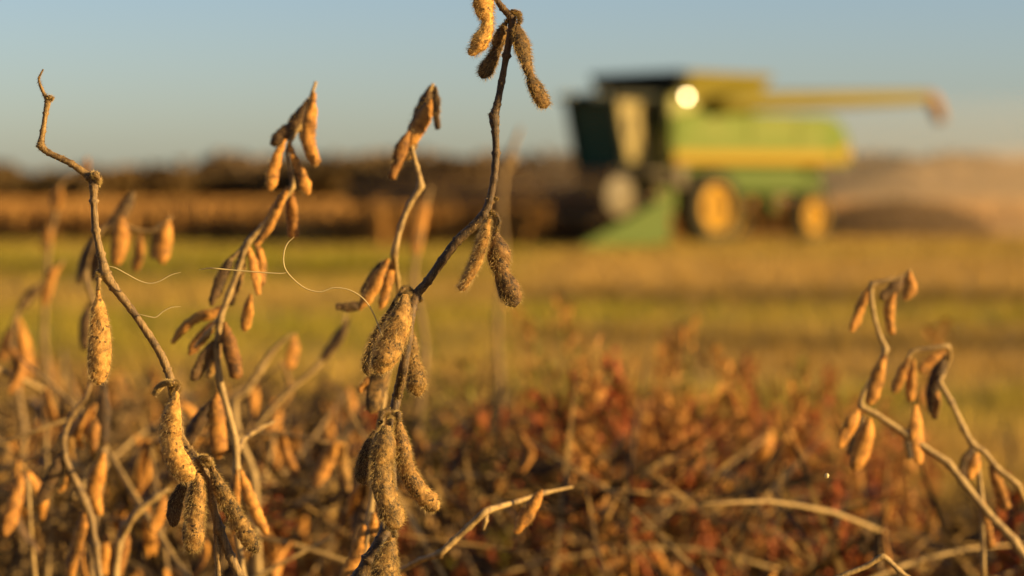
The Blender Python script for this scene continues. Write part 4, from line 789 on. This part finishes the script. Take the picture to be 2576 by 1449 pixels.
# tangle of dead stems, leaves and twigs between the plants
n = 115000; d = np.sqrt(rs.uniform(1.2 ** 2, 5.2 ** 2, n)); X0 = rs.uniform(-1.5, 4.2, n); keep = ((np.abs(X0 / d) < .3) & (d > 1.75)) | (X0 / d > .3); d = d[keep]; U = X0[keep] / d; n = len(d); px = 1288 + FPX * U  # runs on unseen right of frame, added with bigger scraps to shade the rows
yt = np.interp(px, [-400, 200, 500, 900, 1150, 1400, 2000, 2200, 3000], [1010, 1040, 1050, 1060, 1060, 1090, 1190, 1340, 1330]) + 70 * np.sin(px / 61.0 + d * 9) + 50 * np.sin(px / 23.0 + d * 17)
top = np.where(U > .3, np.minimum(.90, .93 - .02 * d), np.clip(CAM_Z - (yt - 485) * d / FPX, .2, .95)); P = np.stack([U * d, d, top * (1 - rs.rand(n) ** 1.6 * .9)], 1)
a = rs.normal(0, 1, (n, 3)); a[:, 2] += .5; a /= np.linalg.norm(a, axis=1)[:, None]
b = np.cross(a, rs.normal(0, 1, (n, 3))); b /= np.linalg.norm(b, axis=1)[:, None]
tw = rs.rand(n) < .4; big = np.where((U > .3) | (P[:, 2] < top * .78), 2.3, 1.0)[:, None]; a *= np.sqrt(big); b *= big; a *= np.where(tw, rs.uniform(.03, .09, n), rs.uniform(.008, .024, n))[:, None]; b *= np.where(tw, rs.uniform(.0008, .0020, n), rs.uniform(.003, .009, n))[:, None]
n2 = 2600; d2 = rs.uniform(1.5, 4.2, n2); u2 = rs.uniform(-.28, .28, n2); x2 = 1288 + FPX * u2; y2 = np.interp(x2, [0, 1200, 2000, 2200, 2600], [1000, 1030, 1190, 1330, 1330]) + np.abs(rs.normal(0, 220, n2))
P2 = np.stack([u2 * d2, d2, np.clip(CAM_Z - (y2 - 485) * d2 / FPX, .1, .95)], 1); a2 = rs.normal(0, 1, (n2, 3)); a2 /= np.linalg.norm(a2, axis=1)[:, None]
b2 = np.cross(a2, rs.normal(0, 1, (n2, 3))); b2 /= np.linalg.norm(b2, axis=1)[:, None]; a2 *= rs.uniform(.03, .12, (n2, 1)); b2 *= rs.uniform(.0012, .0028, (n2, 1))
P = np.concatenate([P, P2]); a = np.concatenate([a, a2]); b = np.concatenate([b, b2]); n += n2
o = np_mesh('undergrowth', np.stack([P - a, P + b, P + a, P - b], 1).reshape(-1, 3), np.arange(4 * n).reshape(n, 4), M['litter'], 'stuff'); tag(o, 'tangle of dead brown twigs and leaf scraps filling the rows below the pods', 'undergrowth')

# litter and leaf scraps on the soil under the rows
n = 26000; d = np.sqrt(rs.uniform(1.0, 6.5 ** 2, n)); X = rs.uniform(-.32, .32, n) * d
P = np.stack([X, d, rs.rand(n) ** 2 * .12 + .004], 1); a = rs.normal(0, 1, (n, 3)); a[:, 2] *= .4; a /= np.linalg.norm(a, axis=1)[:, None]
b = np.cross(a, rs.normal(0, 1, (n, 3))); b /= np.linalg.norm(b, axis=1)[:, None]; a *= rs.uniform(.01, .045, (n, 1)); b *= rs.uniform(.002, .008, (n, 1))
o = np_mesh('plant_litter', np.stack([P - a, P + b, P + a, P - b], 1).reshape(-1, 3), np.arange(4 * n).reshape(n, 4), M['litter'], 'stuff'); tag(o, 'brown litter of broken stems and leaves on the soil under the soybean rows', 'litter')
